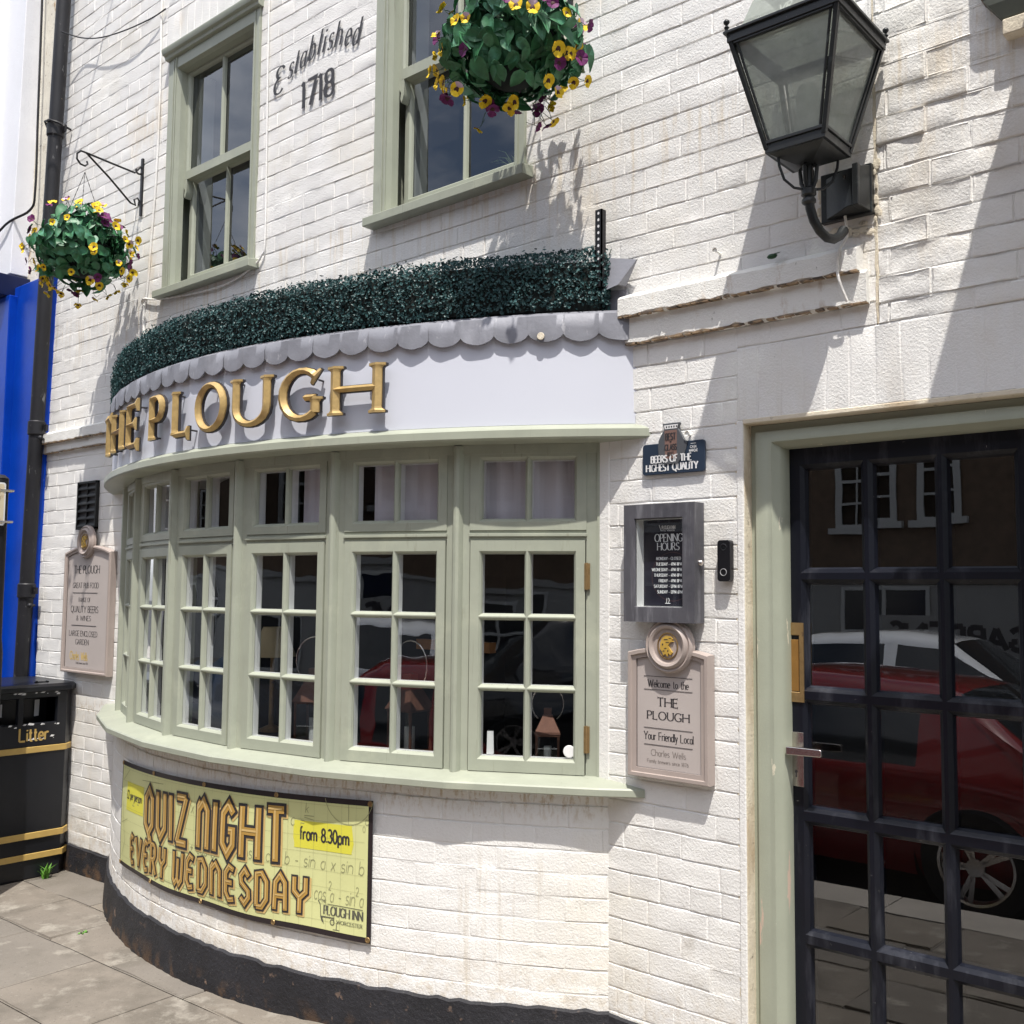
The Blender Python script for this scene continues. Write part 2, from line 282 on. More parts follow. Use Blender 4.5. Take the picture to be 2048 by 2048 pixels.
# ---------------------------------------------------------------- stroke lettering
def E_(cx, cy, rx, ry, a0, a1, n=None):
    n = n or max(4, int(abs(a1 - a0) / 18))
    return [(cx + rx * math.cos(R(a0 + (a1 - a0) * i / n)), cy + ry * math.sin(R(a0 + (a1 - a0) * i / n))) for i in range(n + 1)]
SM = [(0, 0), (0, 1)]
GL = {
 'A': (.78, [([(0, 0), (.39, 1)], '10'), ([(.39, 1), (.78, 0)], '01'), ([(.14, .34), (.64, .34)], '00')]),
 'B': (.58, [(SM, '11'), ([(0, 1), (.26, 1)] + E_(.28, .765, .23, .235, 90, -90) + [(0, .53)], '00'), ([(0, .53), (.28, .53)] + E_(.3, .265, .28, .265, 90, -90) + [(0, 0)], '00')]),
 'C': (.76, [(E_(.46, .5, .46, .5, 42, 318), '11')]),
 'D': (.78, [(SM, '11'), ([(0, 1), (.28, 1)] + E_(.3, .5, .48, .5, 90, -90) + [(0, 0)], '00')]),
 'E': (.56, [(SM, '11'), ([(0, 1), (.52, 1)], '01'), ([(0, .53), (.44, .53)], '01'), ([(0, 0), (.56, 0)], '01')]),
 'F': (.52, [(SM, '11'), ([(0, 1), (.52, 1)], '01'), ([(0, .51), (.43, .51)], '01')]),
 'G': (.82, [(E_(.46, .5, .46, .5, 42, 312), '10'), ([(.78, .10), (.78, .42)], '01'), ([(.55, .42), (.78, .42)], '00')]),
 'H': (.78, [(SM, '11'), ([(.78, 0), (.78, 1)], '11'), ([(0, .52), (.78, .52)], '00')]),
 'I': (.04, [([(.02, 0), (.02, 1)], '11')]),
 'K': (.7, [(SM, '11'), ([(.62, 1), (.04, .45)], '10'), ([(.2, .6), (.7, 0)], '01')]),
 'L': (.54, [(SM, '11'), ([(0, 0), (.54, 0)], '01')]),
 'M': (.92, [([(.04, 0), (.1, 1)], '10'), ([(.1, 1), (.46, .1)], '00'), ([(.46, .1), (.82, 1)], '00'), ([(.82, 1), (.88, 0)], '01')]),
 'N': (.78, [(SM, '10'), ([(0, 1), (.78, 0)], '00'), ([(.78, 0), (.78, 1)], '01')]),
 'O': (.92, [(E_(.46, .5, .46, .5, 90, 450, 24), '00')]),
 'P': (.55, [(SM, '11'), ([(0, 1), (.26, 1)] + E_(.28, .735, .27, .265, 90, -90) + [(0, .47)], '00')]),
 'Q': (.92, [(E_(.46, .5, .46, .5, 90, 450, 24), '00'), ([(.46, .12), (.62, -.1), (.9, -.22)], '00')]),
 'R': (.66, [(SM, '11'), ([(0, 1), (.26, 1)] + E_(.28, .745, .26, .255, 90, -90) + [(0, .49)], '00'), ([(.26, .49), (.66, 0)], '01')]),
 'S': (.54, [(E_(.27, .75, .25, .25, 30, 270) + E_(.27, .25, .27, .25, 90, -150)[1:], '11')]),
 'T': (.7, [([(.35, 0), (.35, 1)], '10'), ([(0, 1), (.7, 1)], '11')]),
 'U': (.74, [([(0, 1), (0, .36)] + E_(.37, .36, .37, .36, 180, 360) + [(.74, 1)], '11')]),
 'V': (.76, [([(0, 1), (.38, 0)], '10'), ([(.38, 0), (.76, 1)], '01')]),
 'W': (1.12, [([(0, 1), (.28, 0)], '10'), ([(.28, 0), (.56, .9)], '00'), ([(.56, .9), (.84, 0)], '00'), ([(.84, 0), (1.12, 1)], '01')]),
 'Y': (.74, [([(0, 1), (.37, .45)], '10'), ([(.74, 1), (.37, .45)], '10'), ([(.37, .45), (.37, 0)], '01')]),
 'Z': (.66, [([(.02, 1), (.64, 1)], '10'), ([(.64, 1), (0, 0)], '00'), ([(0, 0), (.66, 0)], '01')]),
 'a': (.44, [([(.42, .62), (.42, 0)], '01'), (E_(.22, .31, .22, .31, 60, 300), '00')]),
 'b': (.46, [([(0, 1), (0, 0)], '10'), (E_(.23, .31, .23, .31, 150, -150), '00')]),
 'c': (.4, [(E_(.23, .31, .23, .31, 45, 315), '00')]),
 'd': (.46, [([(.46, 1), (.46, 0)], '11'), (E_(.23, .31, .23, .31, 30, 330), '00')]),
 'e': (.44, [([(.02, .33), (.44, .33)] + E_(.22, .31, .22, .31, 4, 310), '00')]),
 'f': (.3, [([(.12, 0), (.12, .8)] + E_(.27, .8, .15, .18, 180, 60), '10'), ([(0, .62), (.28, .62)], '00')]),
 'h': (.46, [([(0, 1), (0, 0)], '11'), ([(0, .4)] + E_(.23, .4, .23, .22, 150, 0) + [(.46, 0)], '01')]),
 'i': (.04, [([(.02, .62), (.02, 0)], '11'), ([(.02, .78), (.02, .88)], '00')]),
 'k': (.4, [([(0, 1), (0, 0)], '11'), ([(.38, .62), (.02, .28)], '00'), ([(.12, .36), (.4, 0)], '01')]),
 'l': (.04, [([(.02, 1), (.02, 0)], '11')]),
 'm': (.74, [([(0, .62), (0, 0)], '11'), ([(0, .4)] + E_(.185, .42, .185, .2, 150, 0) + [(.37, 0)], '01'), ([(.37, .4)] + E_(.555, .42, .185, .2, 150, 0) + [(.74, 0)], '01')]),
 'n': (.46, [([(0, .62), (0, 0)], '11'), ([(0, .4)] + E_(.23, .4, .23, .22, 150, 0) + [(.46, 0)], '01')]),
 'o': (.46, [(E_(.23, .31, .23, .31, 90, 450, 16), '00')]),
 'p': (.46, [([(0, .62), (0, -.3)], '11'), (E_(.23, .31, .23, .31, 150, -150), '00')]),
 'r': (.3, [([(0, .62), (0, 0)], '11'), ([(0, .36)] + E_(.2, .4, .2, .2, 160, 50), '00')]),
 's': (.36, [(E_(.18, .465, .16, .155, 30, 270) + E_(.18, .155, .18, .155, 90, -150)[1:], '00')]),
 't': (.3, [([(.12, .9), (.12, .15)] + E_(.24, .14, .12, .14, 180, 310), '00'), ([(0, .62), (.28, .62)], '00')]),
 'u': (.46, [([(0, .62), (0, .22)] + E_(.23, .22, .23, .22, 180, 360) + [(.46, .62)], '10'), ([(.46, .3), (.46, 0)], '01')]),
 'v': (.42, [([(0, .62), (.21, 0)], '10'), ([(.21, 0), (.42, .62)], '01')]),
 'w': (.66, [([(0, .62), (.17, 0)], '10'), ([(.17, 0), (.33, .56)], '00'), ([(.33, .56), (.49, 0)], '00'), ([(.49, 0), (.66, .62)], '01')]),
 'x': (.4, [([(0, .62), (.4, 0)], '00'), ([(0, 0), (.4, .62)], '00')]),
 'y': (.42, [([(0, .62), (.22, .02)], '10'), ([(.42, .62), (.14, -.26), (0, -.28)], '10')]),
 '0': (.5, [(E_(.25, .5, .25, .5, 90, 450, 20), '00')]),
 '1': (.2, [([(.12, 0), (.12, 1)], '10'), ([(.12, 1), (0, .86)], '00')]),
 '2': (.5, [(E_(.25, .74, .25, .26, 160, -30) + [(0, 0), (.5, 0)], '00')]),
 '3': (.48, [(E_(.22, .76, .22, .24, 150, -90) + E_(.22, .26, .25, .26, 90, -150), '00')]),
 '4': (.52, [([(.38, 0), (.38, 1), (0, .3), (.52, .3)], '00')]),
 '5': (.5, [([(.46, 1), (.08, 1), (.05, .58)] + E_(.23, .32, .26, .32, 120, -150), '00')]),
 '6': (.5, [(E_(.25, .3, .25, .3, 150, -210) + [(.06, .62), (.36, 1)], '00')]),
 '7': (.5, [([(0, 1), (.5, 1), (.16, 0)], '00')]),
 '8': (.5, [(E_(.25, .76, .21, .24, 270, -90, 16), '00'), (E_(.25, .265, .25, .265, 90, 450, 16), '00')]),
 '9': (.5, [(E_(.25, .7, .25, .3, -30, 330) + [(.44, .38), (.14, 0)], '00')]),
 '-': (.34, [([(.02, .36), (.32, .36)], '00')]), '.': (.06, [([(.03, 0), (.03, .1)], '00')]),
 '&': (.72, [([(.72, .0), (.16, .72)] + E_(.3, .8, .16, .19, 200, -30) + E_(.27, .26, .27, .26, 100, 320) + [(.66, .45)], '00')]),
 '*': (.4, [([(.0, .5), (.4, .5)], '00'), ([(.1, .25), (.3, .75)], '00'), ([(.3, .25), (.1, .75)], '00')]),
 '=': (.4, [([(0, .45), (.4, .45)], '00'), ([(0, .25), (.4, .25)], '00')]), '+': (.4, [([(0, .35), (.4, .35)], '00'), ([(.2, .15), (.2, .55)], '00')]),
 '\u00a3': (.5, [([(.45, .8)] + E_(.28, .8, .16, .2, 20, 180) + [(.12, .1), (0, 0), (.5, 0)], '00'), ([(0, .48), (.36, .48)], '00')]),
 '\u00f1': (.56, [([(0, 0), (0, .86), (.12, .98)], '00'), ([(0, .78), (.3, .98), (.56, .78), (.56, 0)], '00')]),
 '\u00fc': (.56, [([(0, 1), (0, .2), (.26, 0), (.56, .22), (.56, 1)], '00')]),
 '\u00f6': (.56, [([(0, .2), (0, .8), (.28, 1), (.56, .8), (.56, .2), (.28, 0), (0, .2)], '00'), ([(.28, .02), (.40, -.16), (.56, -.12)], '00')]),
 '\u00e7': (.56, [([(.54, .82), (.28, 1), (0, .8), (0, .2), (.28, 0), (.54, .2), (.54, .48), (.3, .48)], '00')]),
 '\u00e0': (.58, [([(0, 0), (.04, .78), (.29, 1), (.54, .78), (.58, 0)], '00'), ([(.03, .4), (.56, .4)], '00')]),
 '\u00e8': (.5, [([(.5, .92), (.22, 1), (0, .8), (0, .2), (.2, 0), (.5, .04)], '00'), ([(0, .52), (.4, .52)], '00')]),
 '\u00f0': (.56, [([(0, 0), (0, 1)], '00'), ([(0, .94), (.3, .98), (.56, .74), (.56, .24), (.3, 0), (0, 0)], '00')]),
 '\u00df': (.5, [([(.48, .82), (.26, 1), (.02, .8), (.06, .6), (.46, .38), (.48, .2), (.24, 0), (0, .16)], '00')]),
 '\u00fd': (.58, [([(0, 1), (0, .6), (.29, .42), (.58, .6), (.58, 1)], '00'), ([(.29, .42), (.29, 0)], '00')]),
 '\u00fe': (.78, [([(0, 1), (.03, .14), (.2, 0), (.39, .16), (.39, .8)], '00'), ([(.39, .16), (.58, 0), (.75, .14), (.78, 1)], '00')]),
}
def resample(pts, step):
    out = [pts[0]]
    for a, b in zip(pts[:-1], pts[1:]):
        d = math.hypot(b[0] - a[0], b[1] - a[1]); n = max(1, int(math.ceil(d / step)))
        out += [(a[0] + (b[0] - a[0]) * i / n, a[1] + (b[1] - a[1]) * i / n) for i in range(1, n + 1)]
    return out
def stroke_lr(pts, thick, thin, flags, serif):
    """left and right edges of one stroke with pen contrast and flared serifs"""
    P = [Vector(p) for p in pts]; L = [0]
    for a, b in zip(P[:-1], P[1:]): L.append(L[-1] + (b - a).length)
    T = L[-1]
    if serif and T > .15:
        ins = []
        if flags[0] == '1': ins += [.05, .062, .13]
        if flags[1] == '1': ins += [T - .05, T - .062, T - .13]
        for d in ins:
            for i in range(len(L) - 1):
                if L[i] + 1e-4 < d < L[i + 1] - 1e-4:
                    P.insert(i + 1, P[i].lerp(P[i + 1], (d - L[i]) / (L[i + 1] - L[i]))); L.insert(i + 1, d); break
    n = len(P); closed = (P[0] - P[-1]).length < 1e-4; out = []
    for i in range(n):
        a = P[i - 1] if i > 0 else (P[n - 2] if closed else P[0]); b = P[i + 1] if i < n - 1 else (P[1] if closed else P[-1])
        d1 = (P[i] - a); d2 = (b - P[i])
        d1 = d1.normalized() if d1.length > 1e-6 else d2.normalized(); d2 = d2.normalized() if d2.length > 1e-6 else d1
        t = (d1 + d2); t = t.normalized() if t.length > 1e-4 else d1
        nn = Vector((-t.y, t.x)); k = 1 / max(.5, nn.dot(Vector((-d1.y, d1.x))))
        w = (thin + (thick - thin) * abs(t.y) ** 1.4) / 2 * k
        if serif:
            e = 9
            if flags[0] == '1': e = min(e, L[i])
            if flags[1] == '1': e = min(e, T - L[i])
            vert = abs(t.y) > .6; sz = serif if vert else serif * .85
            if e <= .051: w = max(w, sz)
            elif e <= .063: w = max(w, w + (sz - w) * .45)
        out.append((P[i] + nn * w, P[i] - nn * w, P[i]))
    return out
def text_width(s, sx, gap): return sum((GL[c][0] if c in GL else .34) * sx + gap for c in s) - gap
def letter(mb, ch, f, x, y, h, thick, thin, serif=0, sx=1.0, slant=0, lift=.0008, mi=0, ridge=None, step=None, ext=0):
    if ch not in GL: return
    for k, (pts, fl) in enumerate(GL[ch][1]):
        q = [(p[0] * sx, p[1]) for p in pts]
        if ext:                      # lengthen open ends
            a, b = Vector(q[0]), Vector(q[1]); c, d = Vector(q[-1]), Vector(q[-2])
            if (a - c).length > 1e-4: q[0] = tuple(a + (a - b).normalized() * ext); q[-1] = tuple(c + (c - d).normalized() * ext)
        if step: q = resample(q, step / h)
        E = stroke_lr(q, thick, thin, fl, serif)
        tr = lambda p, hh: f(x + (p.x + slant * p.y) * h, y + p.y * h, hh)
        if ridge:
            base, edge, top = ridge; e = k * .0006
            rings = [[tr(r_, base), tr(r_, base + edge + e), tr(m_, base + edge + top + e), tr(l_, base + edge + e), tr(l_, base)] for l_, r_, m_ in E]
            mb.loft(rings, mi, cap=True, closed=True)
        else:
            hh = lift + k * .00012
            vs = [tr(p, hh) for l_, r_, m_ in E for p in (r_, l_)]
            mb.add(vs, [(2 * i, 2 * i + 2, 2 * i + 3, 2 * i + 1) for i in range(len(E) - 1)], mi)
def text(mb, s, f, x, y, h, wt=.11, thin=None, serif=0, sx=1.0, gap=.16, slant=0, lift=.0008, mi=0, align='l', ridge=None, step=None, space=.34, ext=0):
    thin = wt if thin is None else thin
    W_ = (sum((GL[c][0] * sx if c in GL else space) + gap for c in s) - gap) * h
    if align == 'c': x -= W_ / 2
    if align == 'r': x -= W_
    for c in s:
        if c not in GL: x += (space + gap) * h; continue
        letter(mb, c, f, x, y, h, wt, thin, serif, sx, slant, lift, mi, ridge, step, ext)
        x += (GL[c][0] * sx + gap) * h
    return W_
def fit_text(mb, s, f, x0, x1, y, h, **kw):
    sx = kw.pop('sx', 1.0); gap = kw.pop('gap', .16)
    w = (sum((GL[c][0] * sx if c in GL else .34 * sx) + gap for c in s) - gap) * h; k = (x1 - x0) / w
    text(mb, s, f, x0, y, h, sx=sx * k, gap=gap * k, space=.34 * sx * k, **kw)

# ---------------------------------------------------------------- brickwork with real relief
_pn = np.random.RandomState(5).rand(64, 64)
def sn(x, y):
    xi, yi = math.floor(x), math.floor(y); fx, fy = x - xi, y - yi
    fx = fx * fx * (3 - 2 * fx); fy = fy * fy * (3 - 2 * fy); g = lambda a, b: _pn[a & 63, b & 63]
    return (g(xi, yi) * (1 - fx) + g(xi + 1, yi) * fx) * (1 - fy) + (g(xi, yi + 1) * (1 - fx) + g(xi + 1, yi + 1) * fx) * fy
def rect_sub(r, h):
    a0, a1, b0, b1 = r; c0, c1, d0, d1 = h
    if c0 >= a1 or c1 <= a0 or d0 >= b1 or d1 <= b0: return [r]
    out = []
    if a0 < c0: out.append((a0, c0, b0, b1))
    if a1 > c1: out.append((c1, a1, b0, b1))
    m0, m1 = max(a0, c0), min(a1, c1)
    if b0 < d0: out.append((m0, m1, b0, d0))
    if b1 > d1: out.append((m0, m1, d1, b1))
    return out
def bricks(mb, f, u0, u1, v0, v1, L=.226, H=.0772, j=.0080, holes=(), depth=.0042, rough=.00035, tilt=.00045, rows_headers=4, off=0.0, nb=4, smooth_zone=None):
    row = 0; v = v0
    while v < v1 - .004:
        ve = min(v + H, v1); hd = rows_headers and row % rows_headers == 2; l = L / 2 if hd else L
        u = u0 - l * ((.5 if row % 2 else 0) + off) - (L / 4 if hd else 0)
        while u < u1:
            ue = u + l * (1 + rnd.uniform(-.03, .03))
            r = (max(u, u0), min(ue, u1), v, ve); u = ue
            if r[1] - r[0] < .004: continue
            rs = [r]
            for h in holes: rs = [q for p in rs for q in rect_sub(p, h)]
            for q in rs: brick_patch(mb, f, q, j, depth, rough, tilt, nb)
        v = ve; row += 1
def brick_patch(mb, f, r, j, depth, rough, tilt, nb, mi=0):
    a0, a1, b0, b1 = r; w, h = a1 - a0, b1 - b0
    if w < .003 or h < .003: return
    ju = min(j / 2, w * .3); jv = min(j / 2, h * .3)
    n = max(2, int(nb * w / .22) + 1)
    us = [a0, a0 + ju * .7, a0 + ju * 1.05] + [a0 + ju * 1.9 + (w - ju * 3.8) * i / n for i in range(n + 1)] + [a1 - ju * 1.05, a1 - ju * .7, a1]
    vs = [b0, b0 + jv * .7, b0 + jv * 1.05] + [b0 + jv * 1.9 + (h - jv * 3.8) * i / 2 for i in range(3)] + [b1 - jv * 1.05, b1 - jv * .7, b1]
    nu, nv = len(us), len(vs); base = rnd.gauss(0, tilt); ta = rnd.gauss(0, tilt) / .2; tb = rnd.gauss(0, tilt) / .1; P = []
    for k, v in enumerate(vs):
        for i, u in enumerate(us):
            eu = min(i, nu - 1 - i); ev = min(k, nv - 1 - k); e = min(eu, ev)
            d = depth * max(.12, 1.9 * sn(u * 3.1 + 3, v * 4.3 + 11) - .25) * (.55 if eu < ev else 1.0)
            lowf = (sn(u * 2.1, v * 2.3) - .5) * .004 + (sn(u * 9 + 40, v * 13) - .5) * .0006
            fill = sn(u * 16 + 5, v * 22 + 9)
            if e == 0: hh = -d
            elif e == 1: hh = -d * (.92 if fill < .62 else .40)
            else:
                hh = base + ta * (u - (a0 + a1) / 2) + tb * (v - (b0 + b1) / 2) + rnd.gauss(0, rough)
                if e == 2: hh -= .0001
            du = rnd.uniform(-1, 1) * .0014 if 0 < e <= 2 else 0; dv = rnd.uniform(-1, 1) * .0014 if 0 < e <= 2 else 0
            wv = .0075 * (sn(u * 1.1 + 5, v * 3.1) - .5) + .0032 * (sn(u * 6.5, v * 11) - .5); wu = .006 * (sn(u * 4 + 9, v * 13) - .5)
            P.append(f(u + du + wu, v + dv + wv, hh + lowf))
    mb.add(P, [(k * nu + i, k * nu + i + 1, (k + 1) * nu + i + 1, (k + 1) * nu + i) for k in range(nv - 1) for i in range(nu - 1)], mi)

# ---------------------------------------------------------------- glazed joinery
def lattice(mb, f, u0, u1, z0, z1, cols, rows, nf, ng, c, nb=None, sides=True):
    """frame face with bevelled glazing bars round each opening: f(u, n, z)"""
    us = [u0] + [x for a, b in cols for x in (a - c, b + c)] + [u1]; zs = [z0] + [x for a, b in rows for x in (a - c, b + c)] + [z1]
    for i in range(len(us) - 1):
        for k in range(len(zs) - 1):
            a, b, p, q = us[i], us[i + 1], zs[k], zs[k + 1]
            if b - a < 1e-5 or q - p < 1e-5: continue
            if i % 2 and k % 2:
                o = [(a, p), (b, p), (b, q), (a, q)]; n = [(a + c, p + c), (b - c, p + c), (b - c, q - c), (a + c, q - c)]
                for t in range(4):
                    t2 = (t + 1) % 4; m1 = [((o[t][0] + n[t][0]) / 2 * .62 + n[t][0] * .38, (o[t][1] + n[t][1]) / 2 * .62 + n[t][1] * .38), ((o[t2][0] + n[t2][0]) / 2 * .62 + n[t2][0] * .38, (o[t2][1] + n[t2][1]) / 2 * .62 + n[t2][1] * .38)]
                    nm = nf + (ng - nf) * .42
                    mb.quad(f(o[t][0], nf, o[t][1]), f(o[t2][0], nf, o[t2][1]), f(m1[1][0], nm, m1[1][1]), f(m1[0][0], nm, m1[0][1]))
                    mb.quad(f(m1[0][0], nm, m1[0][1]), f(m1[1][0], nm, m1[1][1]), f(n[t2][0], ng, n[t2][1]), f(n[t][0], ng, n[t][1]))
            else: mb.quad(f(a, nf, p), f(b, nf, p), f(b, nf, q), f(a, nf, q))
    if sides:
        nb = ng if nb is None else nb
        for (a, p), (b, q) in (((u0, z0), (u1, z0)), ((u1, z0), (u1, z1)), ((u1, z1), (u0, z1)), ((u0, z1), (u0, z0))):
            mb.quad(f(a, nf, p), f(a, nb, p), f(b, nb, q), f(b, nf, q))
def panes(mb, f, cols, rows, n, wob=.0012):
    for a, b in cols:
        for p, q in rows:
            e = .004; d = [rnd.uniform(-wob, wob) for _ in range(3)]
            mb.quad(f(a - e, n + d[0], p - e), f(b + e, n + d[1], p - e), f(b + e, n + d[1] + d[2] - d[0], q + e), f(a - e, n + d[2], q + e))
def linings(mb, f, u0, u1, z0, z1, cols, rows, ng, nb):
    """inner half of the bars and rails behind the glass"""
    for a, b in cols:
        for p, q in rows:
            mb.quad(f(a, ng, p), f(a, nb, p), f(a, nb, q), f(a, ng, q)); mb.quad(f(b, ng, p), f(b, ng, q), f(b, nb, q), f(b, nb, p))
            mb.quad(f(a, ng, p), f(b, ng, p), f(b, nb, p), f(a, nb, p)); mb.quad(f(a, ng, q), f(a, nb, q), f(b, nb, q), f(b, ng, q))
    us = [u0] + [x for c in cols for x in c] + [u1]; zs = [z0] + [x for c in rows for x in c] + [z1]
    for i in range(len(us) - 1):
        for k in range(len(zs) - 1):
            if not (i % 2 and k % 2): mb.quad(f(us[i], nb, zs[k]), f(us[i], nb, zs[k + 1]), f(us[i + 1], nb, zs[k + 1]), f(us[i + 1], nb, zs[k]))

# ================================================================ SETTING
def gz(x, y): return .078 + .022 * (x + 3.43) + .02 * (y + .5)
def gf(u, v, h): return (u, -v, gz(u, -v) + h)
pv = MB()
rows_y = [-.12, .27, .635, 1.08, 1.53, 1.98]
for i in range(len(rows_y) - 1):
    u = -9.4 + rnd.uniform(0, .4)
    if i == 2: u = -9.4 + .15
    while u < 3.2:
        l = rnd.choice([.47, .55, .62, .74]); brick_patch(pv, gf, (u + .002, u + l - .002, rows_y[i] + .002, rows_y[i + 1] - .002), .012, .005, .0005, .0013, 3, rnd.choice([0, 0, 1, 2])); u += l
o = pv.build('pavement', [PAVE, PAVE2, PAVE3], smooth=40); tag(o, kind='structure')
kb = MB(); x = -40.0
while x < 40:
    z = lambda px, py: gz(max(-9, min(3, px)), py)
    P = [(x + .004, -1.985, z(x, -2)), (x + .9, -1.985, z(x + .9, -2)), (x + .9, -2.31, z(x + .9, -2.3)), (x + .004, -2.31, z(x, -2.3))]
    kb.add(P + [(p[0], p[1], p[2] - .16) for p in P], [(0, 1, 2, 3), (2, 6, 7, 3), (3, 7, 4, 0), (1, 5, 6, 2)]); x += .904
tag(kb.build('kerb', KERBM), kind='structure')
rd = MB()
rd.add([(-200, -2.3, -.26), (200, -2.3, -.10), (200, -200, -.10), (-200, -200, -.26)], [(0, 3, 2, 1)])
tag(rd.build('road', ROADM), kind='structure')
fp = MB()
fp.add([(-200, 0.5, -.06), (200, .5, .08), (200, -1.99, .03), (-200, -1.99, -.10)], [(0, 3, 2, 1)])
tag(fp.build('footway_ground', ROADM, loc=(0, 0, -.045)), kind='structure')
op = MB(); op.box(-60, 60, -12.0, -9.9, -.3, .0)
tag(op.build('opposite_pavement', PAVE, loc=(0, 0, -.12)), kind='structure')

# ================================================================ THE PUB
pub = thing('pub_building', 'white painted brick pub with bow window and dark glazed door', 'building')
WIN = [(-5.03, -4.19), (-3.31, -2.45)]
ZW0, ZW1 = 3.25, 4.60
DX0, DX1, DZ1 = -1.545, -.60, 2.19
holes = [(a, b, ZW0 - .02, ZW1) for a, b in WIN] + [(-5.348, -2.07, -.2, 2.64), (DX0, DX1, -.2, DZ1), (DX0 - .02, DX1 + .3, DZ1, 2.425),
         ] + [(a - .06, b + .06, ZW1, ZW1 + .225) for a, b in WIN]
wm = MB()
bricks(wm, wallf, -6.36, -1.113, .10, 5.9, holes=holes, rows_headers=5, off=.2)
bricks(wm, wallf, -1.107, 2.4, .10, 5.9, holes=holes, H=.0795, L=.232, depth=.0075, rough=.0013, tilt=.0022, rows_headers=0, off=.35)
bricks(wm, wallf, DX0 - .02, DX1 + .3, DZ1, 2.425, L=.0745, H=.235, rows_headers=0, depth=.0030)
for a, b in WIN: bricks(wm, wallf, a - .06, b + .06, ZW1, ZW1 + .225, L=.072, H=.225, rows_headers=0)
# bow base wall
bwf = bowf(2.883)
bricks(wm, bwf, -2.883 * R(35.2), 2.883 * R(34.75), .225, .965, rows_headers=0, H=.0775, L=.226, off=.1)
fw = wm.build('front_wall', WHITE, pub, smooth=28)
# plain backing behind the bricks, reveals and roof slab that close the building
bk = MB()
def wallrect(mb, x0, x1, z0, z1, y=.02):
    rs = [(x0, x1, z0, z1)]
    for h in holes[:4]: rs = [q for p in rs for q in rect_sub(p, h)]
    for a, b, p, q in rs: mb.quad((a, y, p), (b, y, p), (b, y, q), (a, y, q))
wallrect(bk, -6.4, 2.4, -.2, 6.4)
bk.box(-6.4, 2.4, .02, 6.0, 6.4, 6.5); bk.quad((2.4, .02, -.2), (2.4, 6, -.2), (2.4, 6, 6.4), (2.4, .02, 6.4)); bk.quad((-6.4, .02, -.2), (-6.4, 6, -.2), (-6.4, 6, 6.4), (-6.4, .02, 6.4))
bk.quad((-6.4, 6, -.2), (2.4, 6, -.2), (2.4, 6, 6.4), (-6.4, 6, 6.4))
bk.build('masonry_core', ROOMD, pub)
js = MB(); r3 = random.Random(2)
js.loft([[(-1.118 + r3.uniform(-.003, .003), .01, z), (-1.114 + r3.uniform(-.003, .003), .0005, z), (-1.106 + r3.uniform(-.003, .003), .0005, z), (-1.102, .01, z)] for z in np.linspace(2.43, 5.9, 120)], closed=False)
js.build('wall_joint', CREAM, pub)
es = MB(); es.box(DX0 - .022, DX0 + .001, -.003, .04, .12, DZ1); es.build('arris_strip', WHITE, pub, bevel=.004)
rv = MB()
rv.box(DX0 - .03, DX0 + .003, .001, .055, 0, DZ1 + .004); rv.box(DX1 - .002, DX1 + .05, -.002, .055, 0, DZ1 + .004)
rv.box(DX0, DX1, -.003, .055, DZ1 - .012, DZ1 + .004)
rv.build('door_reveal', CREAM, pub, bevel=.004)

# string courses
def strip(x0, x1, y0, z0, z1, zt, seed, n=None):
    m = MB(); r2 = random.Random(seed); n = n or max(6, int((x1 - x0) / .03)); rings = []
    for i in range(n + 1):
        x = x0 + (x1 - x0) * i / n; j = lambda s=.0022: r2.uniform(-s, s)
        rings.append([(x, .0, z0 + j()), (x, -y0 + .010 + j(), z0 + j()), (x, -y0 + j(), z0 + .007 + j(.004)), (x, -y0 + j(), z1 + j()), (x, -y0 + .010, z1 + .008 + j()), (x, .0, zt)])
    m.loft(rings, cap=True); return m
def grime(x0, x1, y0, z0, seed):
    m = MB(); r2 = random.Random(seed); x = x0
    while x < x1:
        w = r2.uniform(.012, .05); t = r2.uniform(.001, .0045)
        m.box(x, min(x1, x + w), -y0 - .0012, -y0 + .02, z0 - .0012, z0 + t); x += w * r2.uniform(.8, 1.5)
    return m
for (x0, x1, d, z0, z1, zt, s) in ((-1.99, -1.150, .050, 2.583, 2.648, 2.676, 1), (-1.975, -1.132, .026, 2.492, 2.582, 2.583, 2), (-6.33, -5.36, .046, 2.520, 2.578, 2.602, 3), (-6.33, -5.36, .024, 2.463, 2.519, 2.520, 4)):
    sc_ = strip(x0, x1, d, z0, z1, zt, s).build('string_course', STRING, pub, smooth=40)
    grime(x0, x1, d, z0, s).build('grime_edge', STAIN, sc_)
# plinth
pl = MB(); r2 = random.Random(4)
def plinth_path():
    pts = [('w', x) for x in np.linspace(-6.36, -5.36, 16)] + [('b', t) for t in np.linspace(-35.0, 34.75, 90)] + [('w', x) for x in np.linspace(-2.055, DX0, 10)]
    return pts
rings = []
for k, (t, a) in enumerate(plinth_path()):
    j = lambda s=.004: r2.uniform(-s, s)
    if t == 'w':
        g = gz(a, 0) - .02; zt = (.18 if a < -4 else .242) + j(.005)
        P = [(a, .01, g), (a, -.016 + j(), g), (a, -.020 + j(.003), g + .05), (a, -.014 + j(.002), zt - .06), (a, -.011 + j(.001), zt - .006), (a, -.001, zt), (a, .01, zt)]
    else:
        b = bow(a, 2.883, 0); g = gz(b[0], b[1]) - .02; zt = .236 + .016 * (a + 18) / 50 + j(.005)
        P = [bow(a, 2.87, g), bow(a, 2.905 + j(), g), bow(a, 2.907 + j(.004), g + .05), bow(a, 2.899 + j(.002), zt - .06), bow(a, 2.896 + j(.001), zt - .006), bow(a, 2.884, zt), bow(a, 2.87, zt)]
    rings.append(P)
pl.loft(rings, cap=True); pl.build('plinth', BLACKP, pub, smooth=50)

